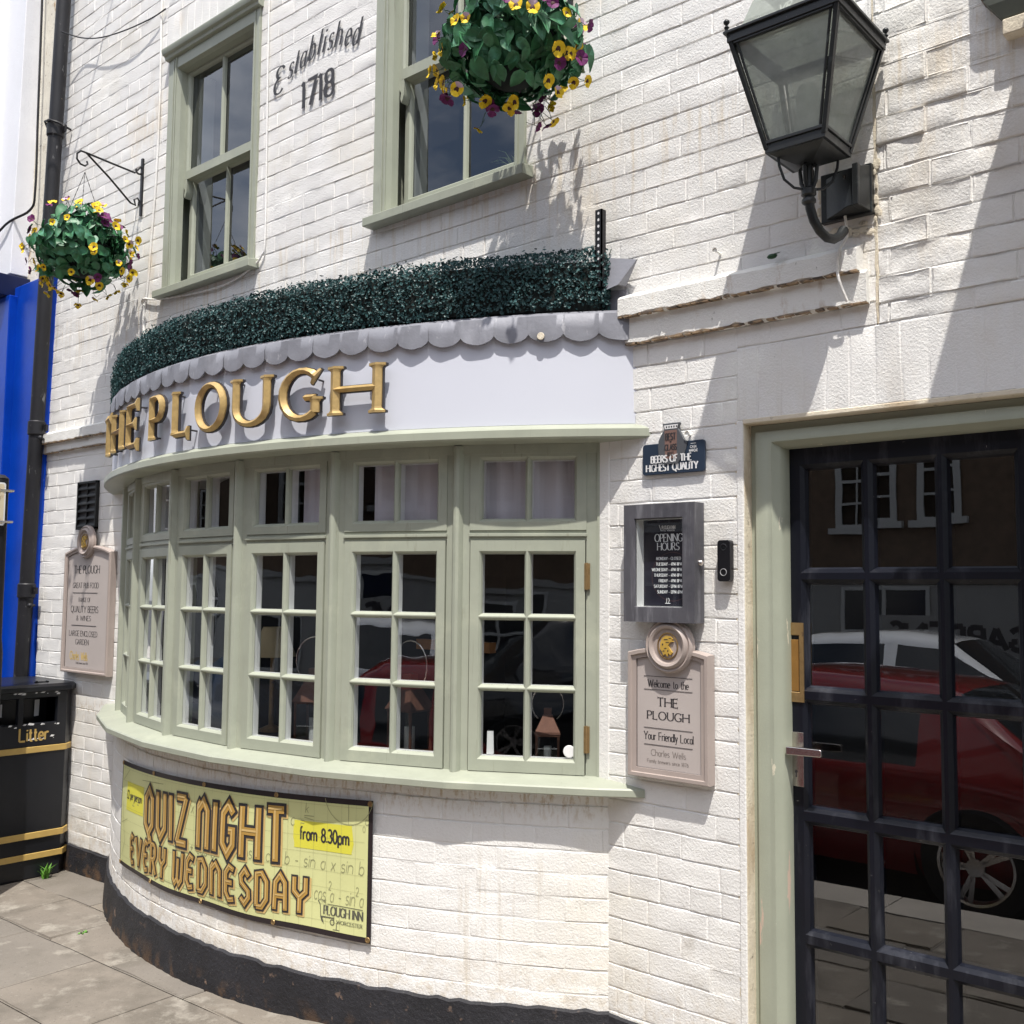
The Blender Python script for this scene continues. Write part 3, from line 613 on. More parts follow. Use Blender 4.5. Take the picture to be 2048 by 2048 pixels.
# ---------------------------------------------------------------- sash windows upstairs
def planef(x0, y0):
    def f(u, n, z): return (x0 + u, y0 - n, z)
    return f
for wi, (a, b) in enumerate(WIN):
    w = b - a; f = planef(a, 0)
    fr = MB()
    lattice(fr, f, 0, w, ZW0, ZW1 - .05, [(.095, w - .062)], [(3.355 - .085, ZW1 - .125)], .012, -.045, .014, nb=-.2)
    fr.box(0, w, -.2, -.12, ZW0, ZW0 + .02, f)
    # moulded head
    hd = [(.012, ZW1 - .05), (.030, ZW1 - .046), (.034, ZW1 - .030), (.048, ZW1 - .024), (.055, ZW1 - .004), (.055, ZW1 + .006), (-.02, ZW1 + .012), (-.02, ZW1 - .05)]
    fr.loft([[f(-.015, n, z) for n, z in hd], [f(w + .015, n, z) for n, z in hd]], cap=True)
    # staff mouldings on the box face
    fr.box(.050, .058, .012, .017, ZW0, ZW1 - .05, f); fr.box(w - .036, w - .030, .012, .017, ZW0, ZW1 - .05, f); fr.box(.074, .081, .012, .019, ZW0, ZW1 - .05, f)
    fo = fr.build('sash_window', SAGE, pub, bevel=.0015)
    # upper sash, then the lower sash one board further in
    c1 = [(.125, (w + .032) / 2 - .012), ((w + .032) / 2 + .012, w - .095)]
    us = MB(); lattice(us, f, .09, w - .062, 3.868, ZW1 - .10, c1, [(3.925, 4.452)], -.045, -.066, .010, nb=-.085)
    for s in (.092, w - .092):
        us.prism([(s, 3.87), (s + .03, 3.87), (s + .03, 3.80), (s + .022, 3.775), (s + .014, 3.765), (s + .008, 3.785), (s + .012, 3.81), (s, 3.83)], lambda u, v, h: f(u, h, v), -.085, -.045)
    us.build('upper_sash', SAGE, fo, bevel=.001)
    ls = MB(); lattice(ls, f, .09, w - .062, ZW0 + .015, 3.90, c1, [(3.352, 3.862)], -.088, -.108, .010, nb=-.126); ls.build('lower_sash', SAGE, fo, bevel=.001)
    gl = MB(); panes(gl, f, c1, [(3.925, 4.452)], -.067, .0015); gl.build('pane', GLASSU, fo)
    gl = MB(); panes(gl, f, c1, [(3.352, 3.862)], -.109, .0015); gl.build('pane', GLASSU, fo)
    si = MB(); P = [(.062, ZW0 - .042), (.062, ZW0 - .004), (-.09, ZW0 + .022), (-.09, ZW0 - .042)]
    si.loft([[f(-.012, n, z) for n, z in P], [f(w + .035, n, z) for n, z in P]], cap=True); si.build('sill', SAGE, fo, bevel=.003)
    bl = MB(); bl.box(.082, .094, -.24, -.128, ZW0 + .02, ZW1 - .1, f); bl.build('inner_lining', INWHITE, fo); bl = MB(); bl.box(w - .06, w - .05, -.24, -.128, ZW0 + .02, ZW1 - .1, f); bl.build('inner_lining', INWHITE, fo)
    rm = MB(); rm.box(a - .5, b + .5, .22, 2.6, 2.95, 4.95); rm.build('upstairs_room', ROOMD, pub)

# ---------------------------------------------------------------- the bow window
ZS, ZH = .985, 2.165
VA = [34.1 - 10.32 * i for i in range(7)] + [-35.3]
def panelf(a0, a1):
    m = (a0 + a1) / 2; hw = abs(a1 - a0) / 2; rm = 2.86 * math.cos(R(hw)); s, c = math.sin(R(m)), math.cos(R(m))
    def f(u, n, z): return (BX + s * (rm + n) + u * c, BY - c * (rm + n) + u * s, z)
    return f, 2 * 2.86 * math.sin(R(hw))
bf = MB()
ring(bf, [(2.865, 2.135), (2.865, 2.20), (2.74, 2.20), (2.74, 2.135)], -35.3, 34.4, 7)
for a in VA:                                            # mullions with a rounded bead
    s, c = math.sin(R(a)), math.cos(R(a))
    def mf(u, n, z): return (BX + s * (2.86 + n) + u * c, BY - c * (2.86 + n) + u * s, z)
    wl_ = .044 if a < 34 else .012; wr_ = .044 if a < 34 else .004
    P = [(-wl_, -.09), (-wl_, -.006), (-.020, -.002), (-.018, .006), (-.010, .020), (0, .024), (.010, .020), (.018, .006), (.020, -.002), (wr_, -.006), (wr_, -.09)]
    if a >= 34: P = [(-.050, -.09), (-.050, -.006), (-.012, -.002), (-.012, .004), (.006, .004), (.006, -.09)]
    bf.loft([[mf(u, n, ZS + .005) for u, n in P], [mf(u, n, ZH - .002) for u, n in P]], cap=True)
bw = bf.build('bow_window', SAGE, pub, smooth=35)
sm = MB()
prof = [(2.875, .968), (2.965, .968), (2.971, .972), (2.971, .992), (2.966, .997), (2.858, 1.016), (2.72, 1.016), (2.72, .968)]
for i in range(7):
    a0, a1 = VA[i + 1], VA[i]
    sm.loft([[bow(a0, r, z) for r, z in prof], [bow(a0 + (a1 - a0) / 2, r * .9965, z) for r, z in prof], [bow(a1, r, z) for r, z in prof]], cap=True)
sm.loft([[bow(34.1, r, z) for r, z in prof], [bow(37.0, r, z) for r, z in prof]], cap=True)
sm.loft([[bow(-37.2, r, z) for r, z in prof], [bow(-35.3, r, z) for r, z in prof]], cap=True)
sm.build('window_sill', SAGE, bw, smooth=25)
lg = MB(); prof = [(2.86, 2.168), (2.972, 2.168), (2.979, 2.174), (2.979, 2.200), (2.973, 2.206), (2.964, 2.212), (2.93, 2.226), (2.86, 2.226)]
ring(lg, prof, -37.0, 37.6, 60); lg.build('canopy_ledge', SAGE, bw, smooth=25)
fs = MB(); ring(fs, [(2.90, 2.222), (2.942, 2.222), (2.942, 2.60), (2.90, 2.60)], -36.3, 36.55, 72); fs.build('fascia', FASCIA, bw, smooth=25)
# lead apron with scalloped edge and the sloping roof behind the hedge
ld = MB(); top = 2.604; na = 7; pitch = 2.37; a0 = 34.0 - pitch * 29
for k in range(30):
    s0 = a0 + k * pitch; s1 = s0 + pitch; row = []
    if s0 > 34.5: break
    last = k == 29
    if last: s1 = 36.75
    lift = .0025 * (k % 2)
    bot = []; topp = []
    for i in range(na * 2 + 1):
        t = i / (na * 2); a = s0 + (s1 - s0) * t
        zb = 2.535 - .028 * math.sin(math.pi * t) ** .62 if not last else 2.536 - .028 * min(1, math.sin(math.pi * min(t, .5))) ** .62
        zb += rnd.uniform(-.0008, .0008)
        bot.append((a, zb)); topp.append((a, 2.605 + .010 * max(0, (a - 20) / 14)))
    ring0 = [bow(a, 2.962 + lift + .0015 * math.sin(a * 3.1), z) for a, z in bot]; ring1 = [bow(a, 2.960 + .002 * math.sin(a * 1.3), z - .012) for a, z in topp]; ring2 = [bow(a, 2.940, z + .002) for a, z in topp]; ring3 = [bow(a, 2.52, z + .13) for a, z in topp]
    mid = [tuple(np.array(p) * .5 + np.array(q) * .5) for p, q in zip(ring0, ring1)]
    mid = [bow(a, 2.9625 + lift * .8 + .0012 * math.sin(a * 1.7), (z0_ + 2.595) / 2) for (a, z0_) in bot]
    ld.loft([ring0, mid, ring1, ring2, ring3], closed=False)
    back = [bow(a, 2.955 + lift, z) for a, z in bot]; ld.loft([ring0, back], closed=False)
leado = ld.build('lead_flashing', LEAD, bw, smooth=50)
lu = MB()                                                # upstand and dog-ear where the lead meets the wall at the right
lu.prism([(-2.06, 2.52), (-1.958, 2.512), (-1.955, 2.60), (-1.975, 2.688), (-2.06, 2.70)], wallf, .012, .02)
lu.add([wallf(-2.10, 2.83, .012), wallf(-1.925, 2.782, .03), wallf(-1.985, 2.700, .055), wallf(-2.12, 2.672, .06)], [(0, 1, 2, 3)])
lu.add([wallf(-1.925, 2.782, .03), wallf(-1.921, 2.786, .028), wallf(-1.981, 2.702, .012), wallf(-1.985, 2.700, .055)], [(0, 1, 2, 3)])
lu.build('lead_upstand', LEAD, leado)
for k in range(6):                                       # pale dabs where the lead is fixed
    pass
dm = MB(); dm.lathe([(0.0001, .004), (.012, .004), (.0135, .0)], lambda a, b, h: bow(30.13 + a / 2.97 / R(1), 2.968 + h, 2.527 + b), 16); dm.build('fixing_disc', CREAM, leado)

RW = [(1.068, 1.294), (1.318, 1.543), (1.567, 1.778)]
cas = None
for i in range(7):
    f, w = panelf(VA[i], VA[i + 1]); u0, u1 = -w / 2 + .046, w / 2 - .046
    if i == 0: u1 = w / 2 - .052
    if i == 6: u0 = -w / 2 + .03
    g0, g1 = u0 + .044, u1 - .044; mid = (g0 + g1) / 2; cols = [(g0, mid - .0125), (mid + .0125, g1)]
    cm = MB(); lattice(cm, f, u0 + .002, u1 - .002, 1.018, 1.826, cols, RW, .004 if i < 5 else .002, -.016, .010, nb=-.05)
    co = cm.build('casement', SAGE, bw, bevel=.0012)
    tm = MB(); TR = [(1.904, 2.112)]
    lattice(tm, f, u0 - .002, u1 + .002, 1.862, 2.164, cols, TR, .002, -.020, .012, nb=-.05)
    tm.box(u0 - .004, u1 + .004, -.06, -.003, 1.8265, 1.8615, f)
    tm.box(u0 - .004, u1 + .004, -.003, .007, 1.8395, 1.8505, f)
    to = tm.build('top_light', SAGE, bw, bevel=.0012)
    li = MB(); linings(li, f, u0, u1, 1.018, 1.826, cols, RW, -.0175, -.046); li.build('inner_lining', INWHITE, bw)
    li = MB(); linings(li, f, u0, u1, 1.862, 2.16, cols, TR, -.0215, -.055); li.build('top_lining', INWHITE, bw)
    gm = MB(); panes(gm, f, cols, RW, -.0168, .0022); gm.build('pane', GLASSP, bw); gm = MB(); panes(gm, f, cols, TR, -.0208, .0022); gm.build('top_pane', GLASST, bw)
    if i < 3:
        bl = MB(); n = 26
        for k in range(n):
            ua, ub = u0 + .02 + (u1 - u0 - .04) * k / n, u0 + .02 + (u1 - u0 - .04) * (k + 1) / n
            if i == 1 and (k < 4 or 9 < k < 12): continue
            if i == 2 and k < 14: continue  # third panel: strip added to imitate a pale reflection in the glass
            na_, nb_ = -.085 - .006 * math.sin(k * .9), -.085 - .006 * math.sin(k * .9 + .9)
            bl.quad(f(ua, na_, 1.86), f(ub, nb_, 1.86), f(ub, nb_, 2.16), f(ua, na_, 2.16))
        bl.build('blind_and_reflection', VOILE, bw)
    if i == 0:
        for zc in (1.70, 1.14):
            h = MB(); h.box(u1 - .004, u1 + .016, .003, .008, zc - .045, zc + .045, f); h.tube([f(u1 + .004, .009, zc - .047), f(u1 + .004, .009, zc + .047)], .005, 8)
            h.build('hinge', BRASSY, bw)
# curved inside soffit and window board
ib = MB(); ring(ib, [(2.80, 1.010), (2.45, 1.010), (2.45, .985), (2.80, .985)], -34, 33.5, 14); ib.build('window_board', BOARDM, bw)
cl = MB(); ring(cl, [(2.88, 2.22), (2.40, 2.22), (2.40, 2.21), (2.88, 2.21)], -36, 36, 20); cl.build('bow_ceiling', INWHITE, bw)
# bar room inside
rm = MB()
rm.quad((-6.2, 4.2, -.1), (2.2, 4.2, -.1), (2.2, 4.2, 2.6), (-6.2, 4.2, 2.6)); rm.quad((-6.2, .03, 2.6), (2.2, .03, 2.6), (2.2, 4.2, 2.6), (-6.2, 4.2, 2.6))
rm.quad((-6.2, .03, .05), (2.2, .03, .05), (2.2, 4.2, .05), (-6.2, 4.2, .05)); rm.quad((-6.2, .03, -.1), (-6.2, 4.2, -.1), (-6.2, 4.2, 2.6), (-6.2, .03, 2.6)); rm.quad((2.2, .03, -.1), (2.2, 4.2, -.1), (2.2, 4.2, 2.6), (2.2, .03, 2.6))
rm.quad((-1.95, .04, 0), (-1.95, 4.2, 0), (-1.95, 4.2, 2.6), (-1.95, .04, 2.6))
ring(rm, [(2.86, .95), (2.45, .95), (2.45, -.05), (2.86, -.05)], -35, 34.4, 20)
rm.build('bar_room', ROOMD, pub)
# pier strip between the bow and the wall at the right
ps = MB(); ps.box(-2.099, -2.058, -.004, .05, 1.0, 2.17); ps.box(-2.12, -2.062, -.002, .05, .96, 1.02); ps.build('pier_strip', WHITE, pub, bevel=.003)

# ---------------------------------------------------------------- door
ff = planef(0, 0)
dfm = MB()
prof = [(-1.544, -.20), (-1.544, -.050), (-1.523, -.047), (-1.520, -.034), (-1.480, -.026), (-1.462, -.026), (-1.457, -.034), (-1.444, -.045), (-1.436, -.062), (-1.436, -.098), (-1.462, -.098), (-1.462, -.20)]
zt = [2.177, 2.177, 2.156, 2.153, 2.130, 2.118, 2.114, 2.105, 2.100, 2.100, 2.118, 2.118]
mir = lambda x: -2 * 1.084 - x
L0 = [ff(x, n, .06) for x, n in prof]; L1 = [ff(x, n, z) for (x, n), z in zip(prof, zt)]
R1 = [ff(mir(x), n, z) for (x, n), z in zip(prof, zt)]; R0 = [ff(mir(x), n, .06) for x, n in prof]
dfm.loft([L0, L1, R1, R0], cap=True); dframe = dfm.build('door_frame', SAGEPEEL, pub, smooth=30)
st = MB(); st.box(DX0, DX1, -.10, .22, .06, .14); st.build('door_step', KERBM, pub, bevel=.008)
dr = MB(); cols = [(-1.386, -1.216), (-1.170, -1.000), (-.956, -.786)]; rowsd = [(.285, .578), (.636, .942), (1.002, 1.308), (1.365, 1.675), (1.728, 2.032)]
lattice(dr, ff, -1.4605, -.7085, .145, 2.116, cols, rowsd, -.098, -.124, .0165, nb=-.145)
door = dr.build('front_door', NAVY, pub, bevel=.002)
gm = MB(); panes(gm, ff, cols, rowsd, -.1245, .0010); gm.build('pane', GLASSD, door)
li = MB(); linings(li, ff, -1.46, -.7085, .145, 2.116, cols, rowsd, -.1252, -.146); li.build('inner_glazing_bar', NAVY, door)
lp = MB()
def dplate(mb, x0, x1, z0, z1, n0, n1): mb.box(x0, x1, n0, n1, z0, z1, ff)
lattice(lp, ff, -1.4595, -1.3955, 1.314, 1.557, [(-1.4465, -1.4105)], [(1.345, 1.518)], -.0935, -.0965, .002, nb=-.0985); lpo = lp.build('letter_plate', BRASSY, door, bevel=.001)
fl = MB(); dplate(fl, -1.4445, -1.4125, 1.347, 1.505, -.0985, -.0955); fl.build('letter_flap', BRONZE, lpo, bevel=.001)
lk = MB(); dplate(lk, -1.4445, -1.3995, 1.058, 1.222, -.0985, -.095); lko = lk.build('lock_plate', STEEL, door, bevel=.001)
kh = MB(); kh.lathe([(.0001, .0), (.0045, .0)], lambda a, b, h: ff(-1.424 + a, -.0944, 1.103 + b), 12); kh.prism([(-1.426, 1.086), (-1.422, 1.086), (-1.4225, 1.103), (-1.4255, 1.103)], lambda u, v, h: ff(u, h, v), -.095, -.0942)
kh.build('keyhole', INK, lko)
hn = MB(); hn.tube([ff(-1.422, -.097, 1.170), ff(-1.422, -.052, 1.170)], .009, 12)
hn.prism([(-1.434, 1.158), (-1.324, 1.161), (-1.320, 1.165), (-1.320, 1.180), (-1.324, 1.184), (-1.434, 1.183)], lambda u, v, h: ff(u, h, v), -.062, -.044)
hn.build('handle', STEEL, door, bevel=.003)
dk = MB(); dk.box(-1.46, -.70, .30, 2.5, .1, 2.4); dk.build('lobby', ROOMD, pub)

# ================================================================ NEIGHBOURING SHOP
nb_ = thing('shop_building', 'neighbouring shop with glossy blue front and white rendered upper wall', 'building')
m = MB()                                                 # cream strip of old render between the two houses
nx, nz = 14, 46
P = [(-7.3 + (.96) * i / nx, -.004 - .006 * sn(i * .7, k * .5), 3.62 + 2.4 * k / nz) for k in range(nz + 1) for i in range(nx + 1)]
m.add(P, [(k * (nx + 1) + i, k * (nx + 1) + i + 1, (k + 1) * (nx + 1) + i + 1, (k + 1) * (nx + 1) + i) for k in range(nz) for i in range(nx)])
m.build('upper_wall', PEELW, nb_, smooth=60)
m = MB(); m.add([(-9.5, -.12, 3.66), (-6.70, -.12, 3.66), (-6.62, -.12, 6.4), (-9.5, -.12, 6.4), (-9.5, .05, 3.66), (-6.70, .05, 3.66), (-6.62, .05, 6.4), (-9.5, .05, 6.4)], [(0, 1, 2, 3), (1, 5, 6, 2), (0, 4, 5, 1), (3, 2, 6, 7)])
m.box(-9.5, -6.95, -.20, -.11, 3.80, 6.4)
m.build('white_pier', RENDERW, nb_, bevel=.006)
m = MB(); m.add([(-9.5, -.10, -.2), (-6.42, -.10, -.2), (-6.29, -.10, 3.56), (-9.5, -.10, 3.56), (-9.5, .05, -.2), (-6.42, .05, -.2), (-6.29, .05, 3.62), (-9.5, .05, 3.62)], [(0, 1, 2, 3), (1, 5, 6, 2), (3, 2, 6, 7)])
m.box(-6.86, -6.62, -.15, -.09, .2, 3.5)
m.build('shopfront', BLUE, nb_, bevel=.006)
m = MB(); m.box(-9.5, -6.66, -.22, .0, 3.50, 3.64); m.build('shop_cornice', DKBLUE, nb_, bevel=.006)
m = MB(); m.box(-9.5, -6.33, .05, 6, -.2, 6.4); m.build('shop_core', PEELW, nb_)

# ---------------------------------------------------------------- drainpipe
dp = thing('drainpipe', 'dark cast iron drainpipe between the white pub and the blue shop', 'drainpipe', (-6.44, -.07, 0))
m = MB(); path = [(.0 + .247 * (z / 6.0), 0, z) for z in (0.02, 1.5, 3.0, 4.5, 6.0)]
m.tube(path, .043, 16); m.build('pipe', PIPE, dp, smooth=40)
for z in (1.62, 2.62, 4.50):
    m = MB(); x = .247 * z / 6
    m.tube([(x, 0, z - .045), (x, 0, z - .038), (x, 0, z + .038), (x, 0, z + .045)], [.046, .052, .052, .046], 16); m.box(x - .085, x + .085, .018, .032, z - .02, z + .02)
    m.build('pipe_collar', PIPE, dp, smooth=40)
for z, s in ((1.53, 1), (2.55, 1)):
    m = MB(); x = .247 * z / 6; m.tube([(x + .05, .03, z), (x + .085, -.015, z), (x + .10, -.018, z)], .009, 8); m.ball((x + .10, -.018, z), .016, 8); m.build('fixing_spike', PIPE, dp, smooth=60)
m = MB(); x = .247 * 4.5 / 6; m.tube([(x - .075, .06, 4.50), (x - .07, -.02, 4.53), (x - .03, -.055, 4.545), (x + .03, -.055, 4.54), (x + .075, -.02, 4.52), (x + .08, .06, 4.50)], .007, 8); m.build('strap', PIPE, dp, smooth=60)

# ---------------------------------------------------------------- cables on the wall
def cable(label, pts, r, m_, group='cables fixed to the house fronts', sub=6):
    P = [Vector(p) for p in pts]; out = []
    for i in range(len(P) - 1):
        a, b, c, d = P[max(i - 1, 0)], P[i], P[i + 1], P[min(i + 2, len(P) - 1)]
        for k in range(sub):
            t = k / sub; out.append(.5 * ((2 * b) + (c - a) * t + (2 * a - 5 * b + 4 * c - d) * t * t + (3 * b - a - 3 * c + d) * t ** 3))
    out.append(P[-1]); mb = MB(); mb.tube(out, r, 6)
    return tag(mb.build('cable', m_, smooth=60), label, 'cable', group)
cable('grey cable sagging from the drainpipe across to the left window', [(-6.17, -.10, 5.10), (-6.0, -.05, 5.02), (-5.74, -.05, 4.93), (-5.44, -.05, 4.87), (-5.2, -.03, 4.86), (-5.09, -.012, 4.88)], .004, PIPE)
cable('white cable running down the wall left of the left window', [(-5.142, -.008, 5.9), (-5.142, -.008, 4.95), (-5.126, -.009, 4.42), (-5.133, -.009, 3.94), (-5.165, -.008, 3.56), (-5.185, -.008, 3.30), (-5.215, -.008, 3.16), (-5.20, -.01, 3.02), (-5.23, -.008, 2.86), (-5.25, -.006, 2.74)], .0065, WHITE)
cable('white cable looping under the left window sill', [(-4.12, -.008, 5.9), (-4.12, -.008, 4.49), (-4.108, -.009, 3.87), (-4.099, -.009, 3.35), (-4.12, -.012, 3.26), (-4.20, -.014, 3.215), (-4.41, -.016, 3.175), (-4.69, -.016, 3.180), (-5.06, -.016, 3.215), (-5.2, -.014, 3.245), (-5.235, -.010, 3.23), (-5.20, -.009, 3.205)], .0055, WHITE)
cable('dark cable hanging down the peeling wall left of the drainpipe', [(-6.60, -.05, 6.3), (-6.575, -.05, 5.45), (-6.56, -.05, 4.7), (-6.55, -.05, 4.2), (-6.59, -.06, 4.07), (-6.75, -.14, 3.99), (-7.1, -.15, 3.86)], .008, IRON)
cable('white cable dropping from under the lantern bracket', [(-1.19, -.03, 2.76), (-1.185, -.03, 2.70), (-1.20, -.05, 2.655), (-1.205, -.055, 2.60), (-1.20, -.055, 2.56), (-1.185, -.035, 2.50)], .0045, WHITE)

cable('telephone line leaving the wall top left towards the street', [(-5.66, -.01, 5.33), (-5.97, -1.0, 5.92), (-6.28, -2.0, 6.55), (-6.9, -4.0, 7.9), (-8.9, -10.5, 12.3)], .006, IRON)
# small fixings in the wall
def nail(label, x, z, d, drop): 
    mb = MB(); mb.tube([(x, .01, z), (x, -d, z + .004)], .004, 6); mb.lathe([(.0001, 0), (.009, 0), (.009, -.004)], lambda a, b, h: (x + a, -d + h, z + .004 + b), 10)
    return tag(mb.build('wall_nail', STRING, smooth=40), label, 'nail', 'nails left in the brickwork')
nail('short painted nail above the string course near its left end', -1.62, 2.742, .035, 0)
nail('nail in the bare wall just below the right hanging basket', -2.212, 3.69, .03, 0)
nail('painted nail beside the navy beer plaque, in the shadow', -1.735, 2.16, .02, 0)
mb = MB()
mb.add([wallf(-1.432, 2.683, .046), wallf(-1.39, 2.686, .05), wallf(-1.40, 2.70, .02), wallf(-1.425, 2.699, .02)], [(0, 1, 2, 3)]); mb.ball((-1.418, -.042, 2.683), .014, 6, sc=(1.3, .7, .6))
tag(mb.build('moss_clump', LEAFD), 'little clump of moss on the white string course', 'moss')

# ---------------------------------------------------------------- sign lettering on the fascia
sg = thing('sign_lettering', 'raised gold letters THE PLOUGH on the curved white fascia', 'lettering', (0, 0, 0))
LF = bowf(2.942)
def place_letter(ch, th0, th1, z0=2.268, h=.209):
    g = LF; u0, u1 = 2.942 * R(th0), 2.942 * R(th1); w = u1 - u0
    pad = .020; sx = (w - 2 * pad * 1.0) / h / GL[ch][0] if GL[ch][0] > .1 else 1
    mb = MB(); letter(mb, ch, g, u0 + pad, z0 + .014, h - .028, .215, .120, .185, sx, 0, 0, 0, ridge=(.034, .010, .013), step=.02, ext=0)
    o = mb.build('letter', GOLD, sg, smooth=20)
    m2 = MB(); letter(m2, ch, g, u0 + pad, z0 + .014, h - .028, .250, .155, .205, sx, 0, 0, 0, ridge=(.026, .012, -.0), step=.02)
    m2.build('backing', INK, o)
    m3 = MB()
    for (pts, fl) in GL[ch][1][:2]:
        for q in (pts[0], pts[-1]):
            uu, zz = u0 + pad + q[0] * sx * (h - .028), z0 + .014 + q[1] * (h - .028) * .86 + .012
            m3.tube([g(uu, zz, -.002), g(uu, zz, .028)], .004, 6)
    m3.build('peg', INK, o)
for ch, a, b in (('T', -22.2, -18.5), ('H', -18.0, -13.6), ('E', -12.7, -9.2), ('P', -7.3, -4.3), ('L', -3.15, .02), ('O', .2, 4.75), ('U', 4.95, 9.55), ('G', 9.85, 14.35), ('H', 14.65, 19.4)):
    place_letter(ch, a, b)

# ---------------------------------------------------------------- clipped hedge of plastic leaves on the bow roof
hg = thing('box_hedge', 'curved dark green artificial box hedge above the lead flashing', 'hedge')
hr = random.Random(11)
core = MB(); ring(core, [(2.70, 2.625), (2.925, 2.625), (2.935, 2.66), (2.935, 2.775), (2.90, 2.805), (2.73, 2.805), (2.70, 2.78)], -33, 34.1, 60); core.build('hedge_core', HEDGEIN, hg)
hm = MB()
def leaf_at(mb, p, n, s, r):
    n = (Vector(n) + Vector((r.gauss(0, .55), r.gauss(0, .55), r.gauss(0, .55)))).normalized()
    t = n.orthogonal().normalized(); t = (Matrix.Rotation(r.uniform(0, 6.28), 3, n) @ t); b = n.cross(t); p = Vector(p)
    q = [p - t * s, p - t * s * .15 + b * s * .62, p + t * s, p - t * s * .15 - b * s * .62]
    c = p - n * s * .28
    mb.add([q[0] , q[1], c, q[3], q[2]], [(0, 3, 2), (0, 2, 1), (1, 2, 4), (2, 3, 4)])
for k in range(27000):
    a = hr.uniform(-33.5, 34.5); u = hr.random()
    bump = .026 * (sn(a * 1.4, u * 9) - .5) + .018 * (sn(a * .45 + 30, u * 3) - .5)
    g0 = 2.617 + .026 * max(0, (a - 10) / 24) ** 1.5; sag = .0
    if u < .60:
        z = g0 + hr.random() ** .9 * .205; rr = 2.945 + bump + hr.uniform(-.012, .012) - (.035 * max(0, (z - g0 - .165) / .04)) ; n = Vector(bow(a, 1, 0)) - Vector(bow(a, 0, 0)); n.z = .15
    elif u < .90:
        z = g0 + .196 + bump + hr.uniform(-.012, .016); rr = hr.uniform(2.70, 2.935); n = Vector((0, 0, 1)) + (Vector(bow(a, 1, 0)) - Vector(bow(a, 0, 0))) * .3
    elif u < .95:
        a = 34.5 + hr.uniform(-.3, .25); z = g0 + hr.random() * .2; rr = hr.uniform(2.72, 2.94); n = Vector((1, 0, 0))
    else:
        z = g0 + hr.uniform(-.012, .01); rr = hr.uniform(2.90, 2.955); n = Vector(bow(a, 1, 0)) - Vector(bow(a, 0, 0)); n.z = -.6
    leaf_at(hm, bow(a, rr, z), n, hr.uniform(.0048, .0088), hr)
hm.build('foliage', LEAFH, hg)
tw = MB()
for k in range(16):
    z = 2.67 + hr.random() * .16; p = Vector(bow(34.2 + hr.random() * .5, hr.uniform(2.80, 2.94), z)); tw.tube([p, p + Vector((hr.uniform(.0, .03), hr.uniform(-.02, .02), hr.uniform(-.09, .03)))], .0016, 5)
tw.build('stray_stem', LEAFD, hg)
mb = MB()                                                # slotted steel strip behind the hedge
mb.box(-2.068, -2.040, -.075, -.070, 2.70, 2.975); mb.box(-2.068, -2.064, -.075, -.050, 2.70, 2.975); mb.box(-2.044, -2.040, -.075, -.050, 2.70, 2.975)
o = mb.build('steel_strip', IRON); tag(o, 'upright black perforated steel strip behind the right hedge end', 'bracket')
hb = MB()
for k in range(8): hb.lathe([(.0001, 0), (.0045, 0)], lambda a, b, h: (-2.054 + a, -.0756, 2.80 + .023 * k + b * 1.2), 8)
hb.build('slot_row', CHIP, o)

# ---------------------------------------------------------------- hanging baskets
def pansy(name, top, low, seed):
    r = random.Random(seed); mb = MB()
    def petal(ang, ln, wd, mi, z0):
        n = 7; c, s = math.cos(ang), math.sin(ang); vs = [(0, 0, z0)]
        for i in range(n + 1):
            t = -1.25 + 2.5 * i / n; rr = ln * (.35 + .65 * math.cos(t * .62)); x = rr * math.cos(t * .6); y = wd * math.sin(t)
            vs.append((c * x - s * y, s * x + c * y, z0 + .010 * (x / ln) ** 2 + r.uniform(-.003, .003)))
        mb.add(vs, [(0, i, i + 1) for i in range(1, n + 1)], mi)
    for ang, mi, ln, z0 in ((R(62), top, .023, 0), (R(118), top, .023, .0006), (R(172), low, .022, .0014), (R(8), low, .022, .0018), (R(270), low, .025, .0026)):
        petal(ang, ln * r.uniform(.92, 1.08), .017, mi, z0)
    mb.lathe([(.0001, .0058), (.0075, .0052), (.010, .0036)], lambda a, b, h: (a, b - .003, h), 7, mi=2)
    mb.tube([(0, 0, 0), (0, -.004, -.02), (0, -.01, -.045)], .0011, 4, mi=3)
    return mb
FLW = {'yellow_flower': (pansy('y', 0, 0, 1), [YEL, PUR, DARKC, LEAFD]), 'purple_flower': (pansy('p', 1, 1, 2), [YEL, PUR, DARKC, LEAFD]), 'mixed_flower': (pansy('m', 1, 0, 3), [YEL, LIL, DARKC, LEAFD])}
FME = {}
